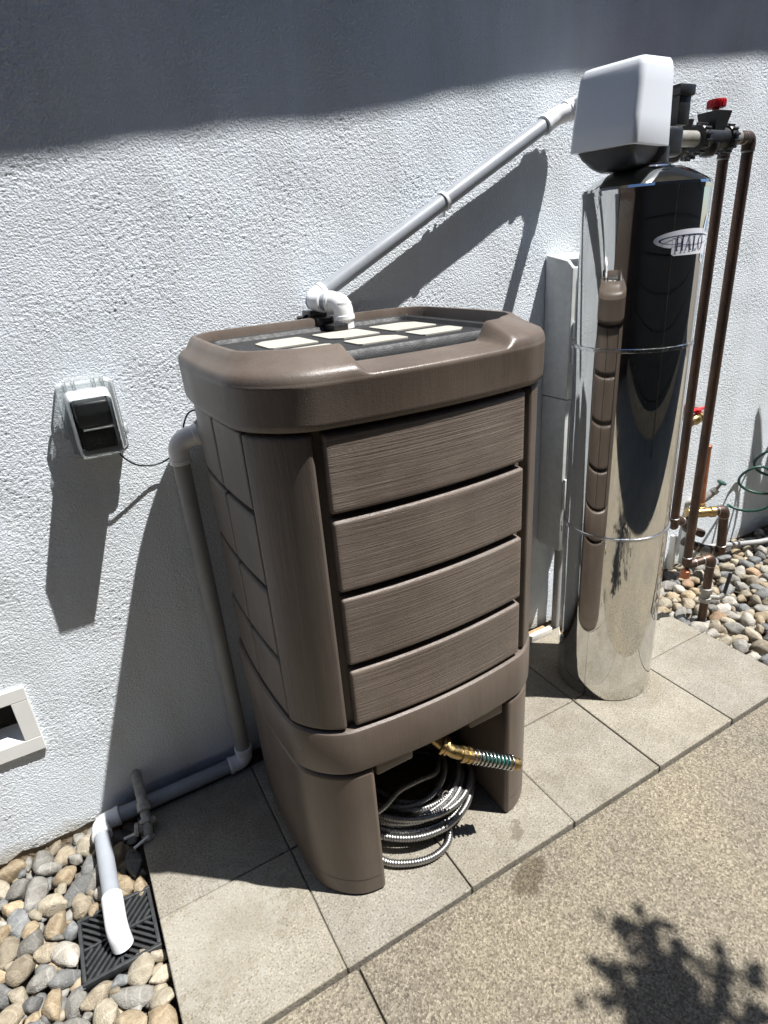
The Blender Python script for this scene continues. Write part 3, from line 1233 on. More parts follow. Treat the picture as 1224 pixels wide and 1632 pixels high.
    # ---------------- brass outlet with spring guarded hose tail
    sp = bpy.data.objects.new('spigot', None)
    COL.objects.link(sp)
    sp.parent = tank
    E0 = Vector((.172, .050, .218))
    E1 = Vector((.052, .088, .281))
    d = (E0 - E1).normalized()
    A0 = Vector((-.012, .160, .335))
    A1 = Vector((.012, .112, .312))
    tube_obj('spigot_body', fillet([A0, A1, Vector((.026, .097, .298)), E1], .02), .0135, M['brass'], sp, 18)
    lathe_obj('hex_nut', [(.015, 0), (.019, .001), (.019, .011), (.015, .012)], A0 + Vector((.006, -.012, -.006)), (A1 - A0), M['brass'], sp, 6, 20)
    lathe_obj('swivel_ring', [(.014, 0), (.0205, .001), (.0205, .006), (.017, .007), (.017, .010), (.0195, .011), (.0195, .015), (.014, .016)], Vector((.008, .114, .3135)), Vector((.022, -.017, -.013)), M['brass'], sp, 24, 30)
    tube_obj('drain_handle', [A0 + Vector((-.004, -.026, .004)), A0 + Vector((-.034, -.036, .010))], .008, M['brass'], sp, 6, 20)
    lathe_obj('coupling_nut', [(.0135, -.012), (.0175, -.011), (.0175, -.002), (.0155, 0), (.0155, .004), (.0175, .005), (.0175, .012), (.0135, .013)], E1, d, M['brass'], sp, 12, 25)
    lathe_obj('hose_tail', [(.0105, 0), (.0105, .105)], E1 + d * .012, d, M['green'], sp, 20)
    lathe_obj('end_coupling', [(.0105, 0), (.0135, .002), (.0135, .010), (.0150, .011), (.0150, .016), (.0125, .018), (.0125, .026), (.009, .026), (.009, .015)], E1 + d * .112, d, M['brass'], sp, 20, 30)
    lathe_obj('inner_coupling', [(.0105, 0), (.0138, .001), (.0138, .022), (.0105, .023)], E1 + d * .012, d, M['brass'], sp, 20, 30)
    u = d.orthogonal().normalized()
    w = d.cross(u)
    N = 11
    hel = []
    for k in range(N * 14 + 1):
        a = 2 * PI * k / 14
        hel.append(E1 + d * (.016 + .108 * k / (N * 14)) + (u * math.cos(a) + w * math.sin(a)) * .0150)
    tube_obj('spring_guard', hel, .0023, M['steel'], sp, 8, 179)


build_tank()
for ch in tank.children:
    if ch.type == 'MESH':
        for v in ch.data.vertices:
            if v.co.x > 0:
                v.co.x += .017 * (v.co.z / 1.16) * (v.co.x / .3) ** 2

# ================================================================== coiled metal hose
def build_hose():
    h = thing('metal_hose', 'coiled corrugated steel garden hose lying under the brown tank', 'hose', (.02, .30, 0))
    rr = random.Random(5)
    ctrl = []
    cx, cy = .014, .300
    loops = 15
    for k in range(loops * 14):
        t = k / 14
        a = -2 * PI * t + .3
        lay = t / loops
        rad = .142 - .026 * math.sin(t * 2.37) - .02 * (lay > .75)
        wob = .006 * math.sin(t * 5.3)
        z = .010 + .080 * lay + .010 * math.sin(a * 1 + t) + .004 * math.sin(3 * a + t * 2)
        ctrl.append(Vector((cx + (rad + wob) * math.cos(a), cy + (rad - .006 + wob) * math.sin(a) - .012 * lay, max(z, .0100))))
    # tail that sweeps out in front and back towards the left leg
    tail = [Vector(p) for p in ((-.128, .31, .0125), (-.140, .24, .0122), (-.144, .185, .0120), (-.130, .145, .0118), (-.085, .114, .0118), (-.035, .100, .0118), (.012, .110, .012),
                                 (.036, .140, .014), (.032, .170, .020), (.006, .178, .024), (-.030, .178, .026))]
    tail = [p for p in tail]
    def spline(cs, step):
        out = []
        for i in range(len(cs) - 1):
            p0, p1, p2, p3 = cs[max(i - 1, 0)], cs[i], cs[i + 1], cs[min(i + 2, len(cs) - 1)]
            n = max(2, int((p2 - p1).length / step))
            for k in range(n):
                t = k / n
                out.append(0.5 * ((2 * p1) + (-p0 + p2) * t + (2 * p0 - 5 * p1 + 4 * p2 - p3) * t * t + (-p0 + 3 * p1 - 3 * p2 + p3) * t ** 3))
        out.append(cs[-1])
        return out
    loose = [Vector(p) for p in ((-.150, .200, .105), (-.10, .20, .112), (-.05, .215, .118), (.01, .22, .112), (.06, .225, .104), (.10, .27, .10))]
    bm = bmesh.new()
    for cs in (ctrl, tail, loose):
        pts = spline(cs, .0015)
        rad = [(.0086, .0086, .0072, .0072)[i % 4] for i in range(len(pts))]
        add_tube(bm, pts, rad, 10)
    bm_obj('hose', bm, M['hose'], h, 179)
    c0 = Vector((.046, .186, .074))
    d = Vector((.10, -.35, .16)).normalized()
    lathe_obj('coupling', [(.0085, -.03), (.0105, -.029), (.0105, -.004), (.0135, -.003), (.0135, .010), (.0125, .011), (.0125, .019), (.0095, .019), (.0095, .004)], c0, d, M['steel'], h, 24, 30)


build_hose()


# ================================================================== filter feed pipe along the wall (to the tank lid)
def build_feed_pipe():
    y = WALL - .040
    a = Vector((.036, y, 1.192))
    b = Vector((.752, y, 1.560))
    c = Vector((.775, y - .004, 1.568))
    t = thing('feed_pipe', 'grey pipe with white fittings running diagonally across the wall onto the tank lid', 'pipe', a)
    r = .0184
    d = (b - a).normalized()
    tube_obj('pipe', [a + d * .03, b - d * .02], r, M['pvc_grey'], t, 24)
    # coupling collar part way up, with the hook of a wall clip
    m = a + d * ((.405 - a.x) / d.x)
    bm = bmesh.new()
    add_tube(bm, [m - d * .004, m - d * .0035, m + d * .0035, m + d * .004], [r, r + .0035, r + .0035, r], 24)
    add_tube(bm, [m + Vector((0, 0, -.018)), m + Vector((.006, .012, -.03)), m + Vector((.006, .034, -.032))], .004, 8)
    bm_obj('pipe_clip', bm, M['pvc_white'], t, 40)
    # upper fitting: 45 degree bend and then straight out from the wall to the filter head
    e = Vector((.800, .46, 1.578))
    pipe_joint('elbow', a, b, Vector((.84, y - .03, 1.586)), r, .045, M['pvc_white'], t, bend=.06)
    k = Vector((.805, y - .012, 1.582))
    pipe_joint('elbow', b, k, e, r * .98, .03, M['pvc_white'], t)
    tube_obj('pipe', [k, k + (e - k).normalized() * .04, e], r, M['pvc_grey'], t, 24)
    # lower end: elbow out from the wall, short stub, elbow down onto the lid
    f1 = Vector((.072, .530, 1.188))
    pipe_joint('elbow', b, a, f1, r, .040, M['pvc_white'], t)
    tube_obj('pipe', [a, f1], r * .98, M['pvc_grey'], t, 24)
    f2 = Vector((.074, .528, 1.1365))
    pipe_joint('elbow', a, f1, f2, r, .036, M['pvc_white'], t, bend=.03)
    tube_obj('pipe', [f1, f2 - Vector((0, 0, .0025))], r * 1.08, M['pvc_white'], t, 24)
    # black strap bracket between the lower elbow and the rim
    br = bpy.data.objects.new('bracket', None)
    COL.objects.link(br)
    br.parent = t
    bm = bmesh.new()
    add_box(bm, (.020, .592, 1.150), (.062, .640, 1.172), .003)
    add_box(bm, (.026, .560, 1.140), (.060, .600, 1.158), .003)
    add_box(bm, (.036, .505, 1.134), (.070, .566, 1.146), .002)
    bm_obj('bracket_body', bm, M['black'], br, 35)
    tube_obj('bracket_screw', [Vector((-.004, .61, 1.160)), Vector((.03, .61, 1.162))], .004, M['black'], br, 8)


build_feed_pipe()


# ================================================================== overflow drain
def build_drain():
    t = thing('overflow_drain', 'white and grey drain pipe down the tank side and along the wall base', 'pipe', (-.313, .615, 0))
    r = .0186
    A = Vector((-.258, .596, .952))
    B = Vector((-.3145, .610, .940))
    Cc = Vector((-.3135, .6165, .0215))
    D = Vector((-.690, .6165, .0215))
    E = Vector((-.688, .345, .026))
    F = Vector((-.687, .318, -.018))
    pipe_joint('elbow', A, B, Cc, r, .050, M['pvc_white'], t, bend=.036)
    tube_obj('pipe', [B - Vector((0, 0, .03)), Cc + Vector((0, 0, .02))], r, M['pvc_dull'], t, 28)
    pipe_joint('elbow', B, Cc, D, r, .046, M['pvc_white'], t, bend=.035)
    tube_obj('pipe', [Cc - Vector((.02, 0, 0)), D + Vector((.02, 0, 0))], r, M['pvc_grey'], t, 28)
    pipe_joint('elbow', Cc, D, E, r, .046, M['pvc_white'], t, bend=.035)
    tube_obj('pipe', [D - Vector((0, .02, 0)), E + Vector((0, .02, 0))], r, M['pvc_grey'], t, 28)
    # outfall: sleeve that turns down onto the grate
    bm = bmesh.new()
    ro = r * 1.17
    path = fillet([E + Vector((0, .046, 0)), E + Vector((0, -.034, -.001)), E + Vector((.002, -.046, -.040))], .026, 12)
    add_tube(bm, path, [ro] * len(path), 28)
    bm_obj('outfall_elbow', bm, M['pvc_white'], t, 40)


build_drain()


# ================================================================== drain grate
def build_grate():
    cx, cy = GR
    t = thing('drain_grate', 'square black plastic drain grate with slanted slats under the outfall', 'drain grate', (cx, cy, -.03))
    z = -.018
    h = .077
    bm = bmesh.new()
    for lo, hi in (((-h, -h), (h, -h + .008)), ((-h, h - .008), (h, h)), ((-h, -h + .008), (-h + .008, h - .008)), ((h - .008, -h + .008), (h, h - .008))):
        add_box(bm, (cx + lo[0], cy + lo[1], z - .02), (cx + hi[0], cy + hi[1], z), .0018)
    bm_obj('frame', bm, M['grate'], t, 35)
    bm = bmesh.new()
    q = h - .008
    for a in (0, PI / 2):
        m = Matrix.Translation((cx, cy, z - .004)) @ Matrix.Rotation(a, 4, 'Z')
        add_box(bm, (-q, -.0028, -.006), (q, .0028, .0030 - (.0007 if a else 0)), .001, 1, m)
    bm_obj('cross_bar', bm, M['grate'], t)
    bm = bmesh.new()
    add_box(bm, (cx - h + .002, cy - h + .002, -.060), (cx + h - .002, cy + h - .002, -.046))
    bm_obj('sump', bm, M['dark'], t)
    # slats: diagonal in each quadrant, mirrored
    for qx in (-1, 1):
        for qy in (-1, 1):
            for k in range(-3, 5):
                c = k * .0165
                # line through the quadrant: u + s*v = c, clipped to the box [0.003, q]^2
                pts = []
                lo_, hi_ = .0035, q
                for v in (lo_, hi_):
                    u = v + c
                    if lo_ <= u <= hi_: pts.append((u, v))
                for u in (lo_, hi_):
                    v = u - c
                    if lo_ <= v <= hi_: pts.append((u, v))
                if len(pts) < 2: continue
                p0, p1 = min(pts), max(pts)
                if math.hypot(p1[0] - p0[0], p1[1] - p0[1]) < .008: continue
                s = 1 if qx * qy > 0 else -1
                if s > 0:
                    f = lambda p: (cx + qx * p[0], cy + qy * p[1])
                else:
                    f = lambda p: (cx + qx * p[0], cy + qy * p[1])
                (xa, ya), (xb, yb) = f(p0), f(p1)
                ang = math.atan2(yb - ya, xb - xa)
                ln = math.hypot(xb - xa, yb - ya)
                bm = bmesh.new()
                m = Matrix.Translation(((xa + xb) / 2, (ya + yb) / 2, z - .007)) @ Matrix.Rotation(ang, 4, 'Z')
                add_box(bm, (-ln / 2, -.0027, -.008), (ln / 2, .0027, .0045), .0009, 1, m)
                bm_obj('slat', bm, M['grate'], t)


build_grate()


# ================================================================== old stand pipe
def build_old_tap():
    t = thing('stub_tap', 'weathered grey stub pipe with an old valve crossing the drain pipe', 'tap', (-.585, .56, 0))
    a, b = Vector((-.583, WALL + .01, .098)), Vector((-.585, .580, .045))
    tube_obj('stub_pipe', [a, b], .0125, M['galv'], t, 16)
    lathe_obj('collar', [(.0125, 0), (.0165, .001), (.0165, .022), (.0125, .023)], b + Vector((0, .012, .008)), b - a, M['galv'], t, 12, 30)
    c = Vector((-.588, .545, .020))
    bm = bmesh.new()
    add_tube(bm, fillet([b, c, Vector((-.600, .500, -.045))], .02), .0115, 12)
    add_tube(bm, [c + Vector((.022, .008, .004)), c - Vector((.028, -.002, .004))], .0085, 10)
    add_lathe(bm, [(.009, 0), (.016, .002), (.016, .009), (.009, .011)], c + Vector((-.02, .0, .0)), (-1, .1, .2), 8)
    bm_obj('valve_body', bm, M['galv'], t, 40)
    lathe_obj('hex_nut', [(.012, 0), (.0185, .001), (.0185, .010), (.012, .011)], c + Vector((.001, .014, .010)), c - b, M['galv'], t, 6, 20)
    lathe_obj('hex_nut', [(.011, 0), (.0165, .001), (.0165, .009), (.011, .010)], c + Vector((-.003, -.012, -.017)), Vector((-.012, -.045, -.065)), M['galv'], t, 6, 20)
    bm = bmesh.new()
    add_tube(bm, [c + Vector((-.03, -.006, -.002)), c + Vector((-.056, -.012, .004))], .0032, 8)
    add_tube(bm, [c + Vector((-.004, -.022, -.012)), c + Vector((-.04, -.036, -.014))], .0036, 8)
    bm_obj('lever', bm, M['pvc_white'], t, 40)


build_old_tap()


# ================================================================== weatherproof outlet
def build_outlet():
    cx, cz = -.463, 1.016
    t = thing('outlet_box', 'clear plastic weatherproof outlet cover on the stucco wall', 'outlet cover', (cx, WALL, cz))
    w, h = .052, .073
    def rr(hw, hh, r, y, n=6, taper=0, dz=0):
        out = []
        for sx, sz, a in ((1, -1, -PI / 2), (1, 1, 0), (-1, 1, PI / 2), (-1, -1, PI)):
            for k in range(n + 1):
                q = a + PI / 2 * k / n
                out.append((cx + sx * (hw - r) + r * math.cos(q), y, cz + dz + sz * (hh - r) + r * math.sin(q)))
        return out
    def loft(name, rings, mat, parent, close=True, cap0=False, cap1=False, smooth=35):
        bm = bmesh.new()
        rs = [[bm.verts.new(p) for p in q] for q in rings]
        for a, b in zip(rs[:-1], rs[1:]):
            k = len(a)
            for i in range(k):
                bm.faces.new((a[i], a[(i + 1) % k], b[(i + 1) % k], b[i]))
        if close:
            a, b = rs[-1], rs[0]
            k = len(a)
            for i in range(k):
                bm.faces.new((a[i], a[(i + 1) % k], b[(i + 1) % k], b[i]))
        if cap0: bm.faces.new(rs[0])
        if cap1: bm.faces.new(rs[-1])
        return bm_obj(name, bm, mat, parent, smooth)
    W = WALL
    # back box against the wall and the base flange
    loft('back_plate', [rr(w, h, .010, W + .003), rr(w, h, .010, W - .022), rr(w - .003, h - .003, .009, W - .026), rr(w - .018, h - .020, .006, W - .026), rr(w - .018, h - .020, .006, W + .003)], M['hazy'], t)
    # hinged lid: lip ring, then bubble walls
    loft('lid_rim', [rr(w + .001, h + .001, .012, W - .028), rr(w + .002, h + .002, .013, W - .031), rr(w + .002, h + .002, .013, W - .040), rr(w - .001, h - .001, .012, W - .043),
                     rr(w - .010, h - .010, .010, W - .043), rr(w - .011, h - .011, .010, W - .028)], M['hazy'], t)
    loft('lid_bubble', [rr(w - .011, h - .011, .010, W - .041), rr(w - .013, h - .014, .010, W - .111), rr(w - .015, h - .016, .008, W - .119), rr(w - .0165, h - .0175, .008, W - .1185),
                        rr(w - .015, h - .016, .009, W - .110), rr(w - .013, h - .013, .009, W - .041)], M['hazy'], t)
    bm = bmesh.new()
    add_box(bm, (cx - w + .015, W - .1195, cz - h + .016), (cx + w - .015, W - .1175, cz + h - .016), .0008, 1)
    bm_obj('lid_window', bm, M['clear'], t)
    # hinge barrels on top, latch on the right, lock tab on the left
    bm = bmesh.new()
    add_tube(bm, [(cx - .034, W - .033, cz + h + .006), (cx + .034, W - .033, cz + h + .006)], .0055, 10)
    for x in (-.034, -.018, .018, .034):
        add_box(bm, (cx + x - .003, W - .045, cz + h - .014), (cx + x + .003, W - .026, cz + h + .009), .001, 1)
    bm_obj('hinge', bm, M['hazy'], t, 40)
    bm = bmesh.new()
    add_box(bm, (cx + w, W - .046, cz - .040), (cx + w + .008, W - .024, cz - .022), .002)
    bm_obj('latch', bm, M['hazy'], t, 40)
    bm = bmesh.new()
    add_box(bm, (cx - w - .008, W - .044, cz - .030), (cx - w, W - .026, cz + .018), .002)
    bm_obj('latch', bm, M['hazy'], t, 40)
    # plate and receptacle with a plugged in adaptor
    bm = bmesh.new()
    add_box(bm, (cx - .035, W - .046, cz - .056), (cx + .035, W - .018, cz + .054), .004)
    bm_obj('outlet_plate', bm, M['black'], t, 35)
    ad = bpy.data.objects.new('adaptor', None)
    COL.objects.link(ad)
    ad.parent = t
    bm = bmesh.new()
    add_box(bm, (cx - .031, W - .108, cz - .002), (cx + .032, W - .044, cz + .048), .007, 3)
    bm_obj('adaptor_body', bm, M['black'], ad, 40)
    bm = bmesh.new()
    add_box(bm, (cx - .024, W - .109, cz - .0065), (cx + .030, W - .046, cz - .0035), .0008, 1)
    bm_obj('shelf_edge', bm, M['box_grey'], ad)
    bm = bmesh.new()
    add_box(bm, (cx - .030, W - .098, cz - .048), (cx + .031, W - .044, cz - .009), .004)
    bm_obj('timer_body', bm, M['dark'], ad, 40)
    bm = bmesh.new()
    for i in range(4):
        for j in range(3):
            add_box(bm, (cx - .015 + i * .0095, W - .0995, cz - .038 + j * .008), (cx - .0105 + i * .0095, W - .0978, cz - .0350 + j * .008), .0005, 1)
    bm_obj('timer_keys', bm, M['black_dull'], ad)
    # cable drooping to the tank
    c = thing('power_cable', 'thin black cable drooping from the outlet box to the tank', 'cable', (cx + .03, W, .94))
    pts = [(cx + .030, W - .05, cz - h + .012), (cx + .036, W - .045, cz - h - .012), (cx + .060, W - .030, cz - h - .040), (cx + .095, W - .018, cz - h - .052), (-.335, W - .018, .898), (-.302, W - .02, .925), (-.288, W - .022, .968), (-.272, W - .028, .993), (-.245, W - .034, .996)]
    pts = [Vector(p) for p in pts]
    out = []
    for i in range(len(pts) - 1):
        p0, p1, p2, p3 = pts[max(i - 1, 0)], pts[i], pts[i + 1], pts[min(i + 2, len(pts) - 1)]
        for k in range(8):
            q = k / 8
            out.append(0.5 * ((2 * p1) + (-p0 + p2) * q + (2 * p0 - 5 * p1 + 4 * p2 - p3) * q * q + (-p0 + 3 * p1 - 3 * p2 + p3) * q ** 3))
    out.append(pts[-1])
    tube_obj('cable', out, .0019, M['cable'], c, 8, 179)


build_outlet()


# ================================================================== meter box on the wall
def build_meter():
    t = thing('utility_box', 'grey steel electrical box on the wall between tank and filter', 'utility box', (.9, WALL, .35))
    x0, x1 = .770, .885
    y0 = WALL - .105
    bm = bmesh.new()
    # upper half with a sloped rain hood
    prof = [(WALL - .002, .848), (y0, .848), (y0, 1.205), (WALL - .085, 1.2235), (WALL - .002, 1.240)]
    a = [bm.verts.new((x0, y, z)) for y, z in prof]
    b = [bm.verts.new((x1, y, z)) for y, z in prof]
    bm.faces.new(a)
    bm.faces.new(list(reversed(b)))
    for i in range(len(prof)):
        bm.faces.new((a[i], a[(i + 1) % 5], b[(i + 1) % 5], b[i]))
    o = bm_obj('upper_housing', bm, M['box_grey'], t, 30)
    md = o.modifiers.new('round', 'BEVEL')
    md.width = .003
    md.segments = 2
    bm = bmesh.new()
    add_box(bm, (x0 + .002, y0 + .004, .350), (x1 - .002, WALL - .002, .8455), .004)
    bm_obj('lower_housing', bm, M['box_grey'], t, 30)
    bm = bmesh.new()
    add_box(bm, (x0 + .020, y0 - .006, .870), (x1 - .014, y0 + .001, 1.190), .003)
    bm_obj('door', bm, M['box_grey'], t, 30)
    bm = bmesh.new()
    add_box(bm, (x0 + .020, y0 - .002, .370), (x1 - .014, y0 + .005, .830), .003)
    bm_obj('cover_plate', bm, M['box_grey'], t, 30)
    bm = bmesh.new()
    for z in (.95, 1.02):
        add_box(bm, (x0 + .008, y0 - .012, z), (x0 + .020, y0 - .001, z + .045), .002)
        bm_obj('latch', bm, M['box_grey'], t, 30)
        bm = bmesh.new()
    add_box(bm, (x0 + .004, y0 - .008, .50), (x0 + .014, y0 + .003, .60), .002)
    bm_obj('latch', bm, M['box_grey'], t, 30)
    tube_obj('conduit', [(.845, WALL - .030, .352), (.845, WALL - .030, -.06)], .014, M['pvc_dull'], t, 20)
    tube_obj('seal_loop', [(x0 + .004, y0 - .004, .46), (x0 - .004, y0 - .010, .45), (x0 - .002, y0 - .008, .43)], .002, M['steel'], t, 6)
    b = thing('edging_board', 'short pale board lying at the wall base between tank and filter', 'board', (.74, .60, 0))
    bm = bmesh.new()
    add_box(bm, (.62, .592, .0), (.80, .610, .024), .002)
    bm_obj('board', bm, M['wood'], b, 30)
    bm = bmesh.new()
    add_box(bm, (.62, .6105, .0), (.80, .640, .008), .002)
    bm_obj('ledge', bm, M['rust'], b, 30)


build_meter()


# ================================================================== water filter
FX, FY, FR = .780, .350, .1385


def cyl_pt(a, z, r=FR):
    return Vector((FX + r * math.cos(a), FY + r * math.sin(a), z))


def build_filter():
    t = thing('water_filter', 'tall mirror polished steel water filter tank with white control head', 'water filter', (FX, FY, 0))
    seg = 96
    prof = [(FR - .004, 0.0), (FR, .004)] + [(FR, .004 + 1.366 * k / 24) for k in range(1, 25)]
    bm = bmesh.new()
    add_lathe(bm, prof, (FX, FY, 0), (0, 0, 1), seg, True)
    bm_obj('steel_jacket', bm, M['mirror'], t, 50)
    dome = [(FR + .0012, 1.360), (FR + .0016, 1.369), (FR - .001, 1.3745), (FR - .010, 1.381)]
    for k in range(1, 9):
        a = k / 8
        dome.append((FR - .010 - (FR - .062) * a, 1.381 + .030 * math.sin(a * PI / 2)))
    dome.append((.050, 1.414))
    lathe_obj('dome', dome, (FX, FY, 0), (0, 0, 1), M['mirror'], t, seg, 25)
    for z in (1.028, .537):
        bm = bmesh.new()
        rings = add_lathe(bm, [(FR, -.005), (FR + .0035, -.0035), (FR + .0035, .0035), (FR, .005)], (FX, FY, z), (0, 0, 1), seg, False)
        bm_obj('band', bm, M['steel'], t, 40)
    # ------------ head
    ang = R(13)
    hc = Vector((.700, .362, 0))
    rot = Matrix.Translation(hc) @ Matrix.Rotation(ang, 4, 'Z')
    head = bpy.data.objects.new('control_head', None)
    COL.objects.link(head)
    head.parent = t
    # cover: lofted rounded boxes, flaring downwards
    def ring(hx, hy, r, z, cx=0, cy=0, n=6, tilt=0.0):
        out = []
        for sx, sy, a in ((1, -1, -PI / 2), (1, 1, 0), (-1, 1, PI / 2), (-1, -1, PI)):
            for k in range(n + 1):
                q = a + PI / 2 * k / n
                x = cx + sx * (hx - r) + r * math.cos(q)
                y = cy + sy * (hy - r) + r * math.sin(q)
                out.append(rot @ Vector((x, y, z + tilt * x)))
        return out
    def loft(name, rings, mat, cap0=True, cap1=True, smooth=40):
        bm = bmesh.new()
        rs = [[bm.verts.new(p) for p in q] for q in rings]
        for a, b in zip(rs[:-1], rs[1:]):
            k = len(a)
            for i in range(k):
                bm.faces.new((a[i], a[(i + 1) % k], b[(i + 1) % k], b[i]))
        if cap0: bm.faces.new(list(reversed(rs[0])))
        if cap1: bm.faces.new(rs[-1])
        return bm_obj(name, bm, mat, head, smooth)
    H = [(1.449, .0775, .0765, .010, 0, 0), (1.451, .0785, .0775, .011, 0, 0), (1.50, .0765, .0765, .013, .002, 0), (1.56, .0710, .0750, .013, .006, 0), (1.588, .0680, .0740, .014, .008, 0),
         (1.599, .0645, .0715, .014, .009, 0), (1.605, .0600, .0680, .013, .010, 0), (1.6075, .052, .060, .012, .011, 0)]
    loft('cover', [ring(hx, hy, r, z, cx, cy, tilt=.06 * max(0, (z - 1.5) / .1)) for z, hx, hy, r, cx, cy in H], M['white'])
    B = [(1.4485, .0700, .0660, .012), (1.436, .0670, .0630, .014), (1.418, .0520, .0540, .018), (1.409, .0400, .0420, .02)]
    loft('head_base', [ring(hx, hy, r, z, .004 + (1.4485 - z) * .5) for z, hx, hy, r in B], M['black'])
    lathe_obj('neck', [(.050, 1.405), (.050, 1.418), (.044, 1.419), (.044, 1.45)], (FX, FY, 0), (0, 0, 1), M['black'], head, 36)
    # ------------ bypass valves behind the head
    by = bpy.data.objects.new('bypass_valve', None)
    COL.objects.link(by)
    by.parent = t
    bm = bmesh.new()
    add_box(bm, (.775, .322, 1.432), (.862, .470, 1.492), .010, 3)
    add_box(bm, (.868, .350, 1.498), (.910, .392, 1.576), .004)
    add_box(bm, (.862, .345, 1.555), (.916, .397, 1.577), .004)
    bm_obj('manifold', bm, M['black'], by, 35)
    def valve(y, xs, label_red=True):
        z = 1.478
        tube_obj('pipe_stub', [(xs - .125, y, z), (xs - .005, y, z)], .0175, M['stub'], by, 20)
        for xx in (xs - .008, xs + .098):
            bm = bmesh.new()
            prof = [(.018, 0), (.029, .001), (.031, .004), (.031, .020), (.029, .023), (.018, .024)]
            add_lathe(bm, prof, (xx, y, z), (1, 0, 0), 28)
            for k in range(14):
                a = 2 * PI * k / 14
                m = Matrix.Translation((xx + .012, y, z)) @ Matrix.Rotation(a, 4, 'X')
                add_box(bm, (-.010, -.0025, .029), (.010, .0025, .0345), .0008, 1, m)
            bm_obj('ring_nut', bm, M['black'], by, 35)
        bm = bmesh.new()
        add_tube(bm, [(xs + .012, y, z), (xs + .10, y, z)], .0255, 24)
        bm_obj('valve_body', bm, M['black'], by, 35)
        bm = bmesh.new()
        add_lathe(bm, [(.020, -.03), (.026, .012), (.036, .044), (.039, .056), (.036, .057)], (xs + .055, y, z), (0, 0, 1), 4)
        bmesh.ops.rotate(bm, verts=bm.verts, cent=(xs + .055, y, z), matrix=Matrix.Rotation(PI / 4, 3, 'Z'))
        bm_obj('bonnet', bm, M['black'], by, 30)
        lathe_obj('ball_end', [(.004, -.040), (.016, -.037), (.024, -.026), (.026, -.01)], (xs + .045, y, z), (0, 0, 1), M['black'], by, 20)
        bm = bmesh.new()
        add_lathe(bm, [(.008, .050), (.008, .064), (.0195, .065), (.0205, .067), (.0205, .080), (.0195, .083), (.010, .084)], (xs + .058, y, z), (0, 0, 1), 24)
        for k in range(18):
            a = 2 * PI * k / 18
            m = Matrix.Translation((xs + .058, y, z + .0735)) @ Matrix.Rotation(a, 4, 'Z')
            add_box(bm, (.0195, -.0012, -.007), (.0217, .0012, .007), 0, 1, m)
        bm_obj('red_cap', bm, M['red'], by, 35)
    valve(.392, 1.002)
    valve(.492, 1.00)
    # ------------ oval name sticker wrapped on the jacket
    st = bpy.data.objects.new('name_sticker', None)
    COL.objects.link(st)
    st.parent = t
    a0 = R(-90)
    zc = 1.258
    # sticker plane coordinates (u to the right in metres of arc, v up)
    def wrap(poly, r, mat, name, holes=None):
        bm = bmesh.new()
        # fine triangulated strip: slice the polygon in u so that it follows the curve
        vs = [bm.verts.new((u, 0, v)) for u, v in poly]
        bm.faces.new(vs)
        umin, umax = min(u for u, _ in poly), max(u for u, _ in poly)
        k = umin
        while k < umax:
            k += .004
            geom = bm.verts[:] + bm.edges[:] + bm.faces[:]
            bmesh.ops.bisect_plane(bm, geom=geom, plane_co=(k, 0, 0), plane_no=(1, 0, 0))
        for v in bm.verts:
            u, w = v.co.x, v.co.z
            v.co = cyl_pt(a0 + u / FR, zc + w, r)
        me = bpy.data.meshes.new(name)
        bmesh.ops.recalc_face_normals(bm, faces=bm.faces)
        bm.to_mesh(me)
        bm.free()
        return link(name, me, mat, st)
    def ell(cx, cz_, rx, rz, n=48, a_from=0, a_to=2 * PI):
        return [(cx + rx * math.cos(a_from + (a_to - a_from) * k / n), cz_ + rz * math.sin(a_from + (a_to - a_from) * k / n)) for k in range(n)]
    # white die-cut outline: long oval plus the block round the letters and the drop at the right
    wrap(ell(-.004, .002, .092, .0205), FR + .0005, M['sticker'], 'sticker_oval')
    wrap([(-.050, -.030), (.050, -.030), (.056, -.026), (.056, .014), (-.054, .012), (-.056, -.026)], FR + .00075, M['sticker'], 'sticker_block')
    wrap([(.036, -.045), (.046, -.050), (.056, -.044), (.062, -.02), (.062, .020), (.058, .038), (.050, .052), (.043, .040), (.036, .018)], FR + .0010, M['sticker'], 'sticker_drop')
    wrap([(.044, .012), (.051, .044), (.056, .030), (.056, .012), (.050, .018)], FR + .00135, M['ltblue'], 'blue_drop')
    wrap([(.040, -.034), (.047, -.044), (.054, -.036), (.047, -.030)], FR + .00135, M['ltblue'], 'blue_drop')
    # thin navy orbit ring
    n = 64
    ro = ell(-.006, .001, .080, .0110, n)
    ri = ell(-.004, .0005, .0775, .0094, n)
    bm = bmesh.new()
    va = [bm.verts.new(cyl_pt(a0 + u / FR, zc + v, FR + .0014)) for u, v in ro]
    vb = [bm.verts.new(cyl_pt(a0 + u / FR, zc + v, FR + .0014)) for u, v in ri]
    for k in range(n):
        bm.faces.new((va[k], va[(k + 1) % n], vb[(k + 1) % n], vb[k]))
    bm_obj('orbit_ring', bm, M['navy'], st)
    # serif capitals  H A L O
    hgt, z0 = .031, -.021
    def stroke(name, polys):
        bm = bmesh.new()
        for poly in polys:
            bm.faces.new([bm.verts.new(cyl_pt(a0 + u / FR, zc + z0 + v * hgt, FR + .0018)) for u, v in poly])
        bm_obj(name, bm, M['navy'], st)
    def rect(u0, u1, v0, v1): return [(u0, v0), (u1, v0), (u1, v1), (u0, v1)]
    def H_(u):
        return [rect(u, u + .0030, .05, .95), rect(u + .0135, u + .0165, .05, .95), rect(u + .003, u + .0135, .47, .53)] + \
               [rect(u + d - .002, u + d + .005, a, b) for d in (0, .0135) for a, b in ((0, .05), (.95, 1))]
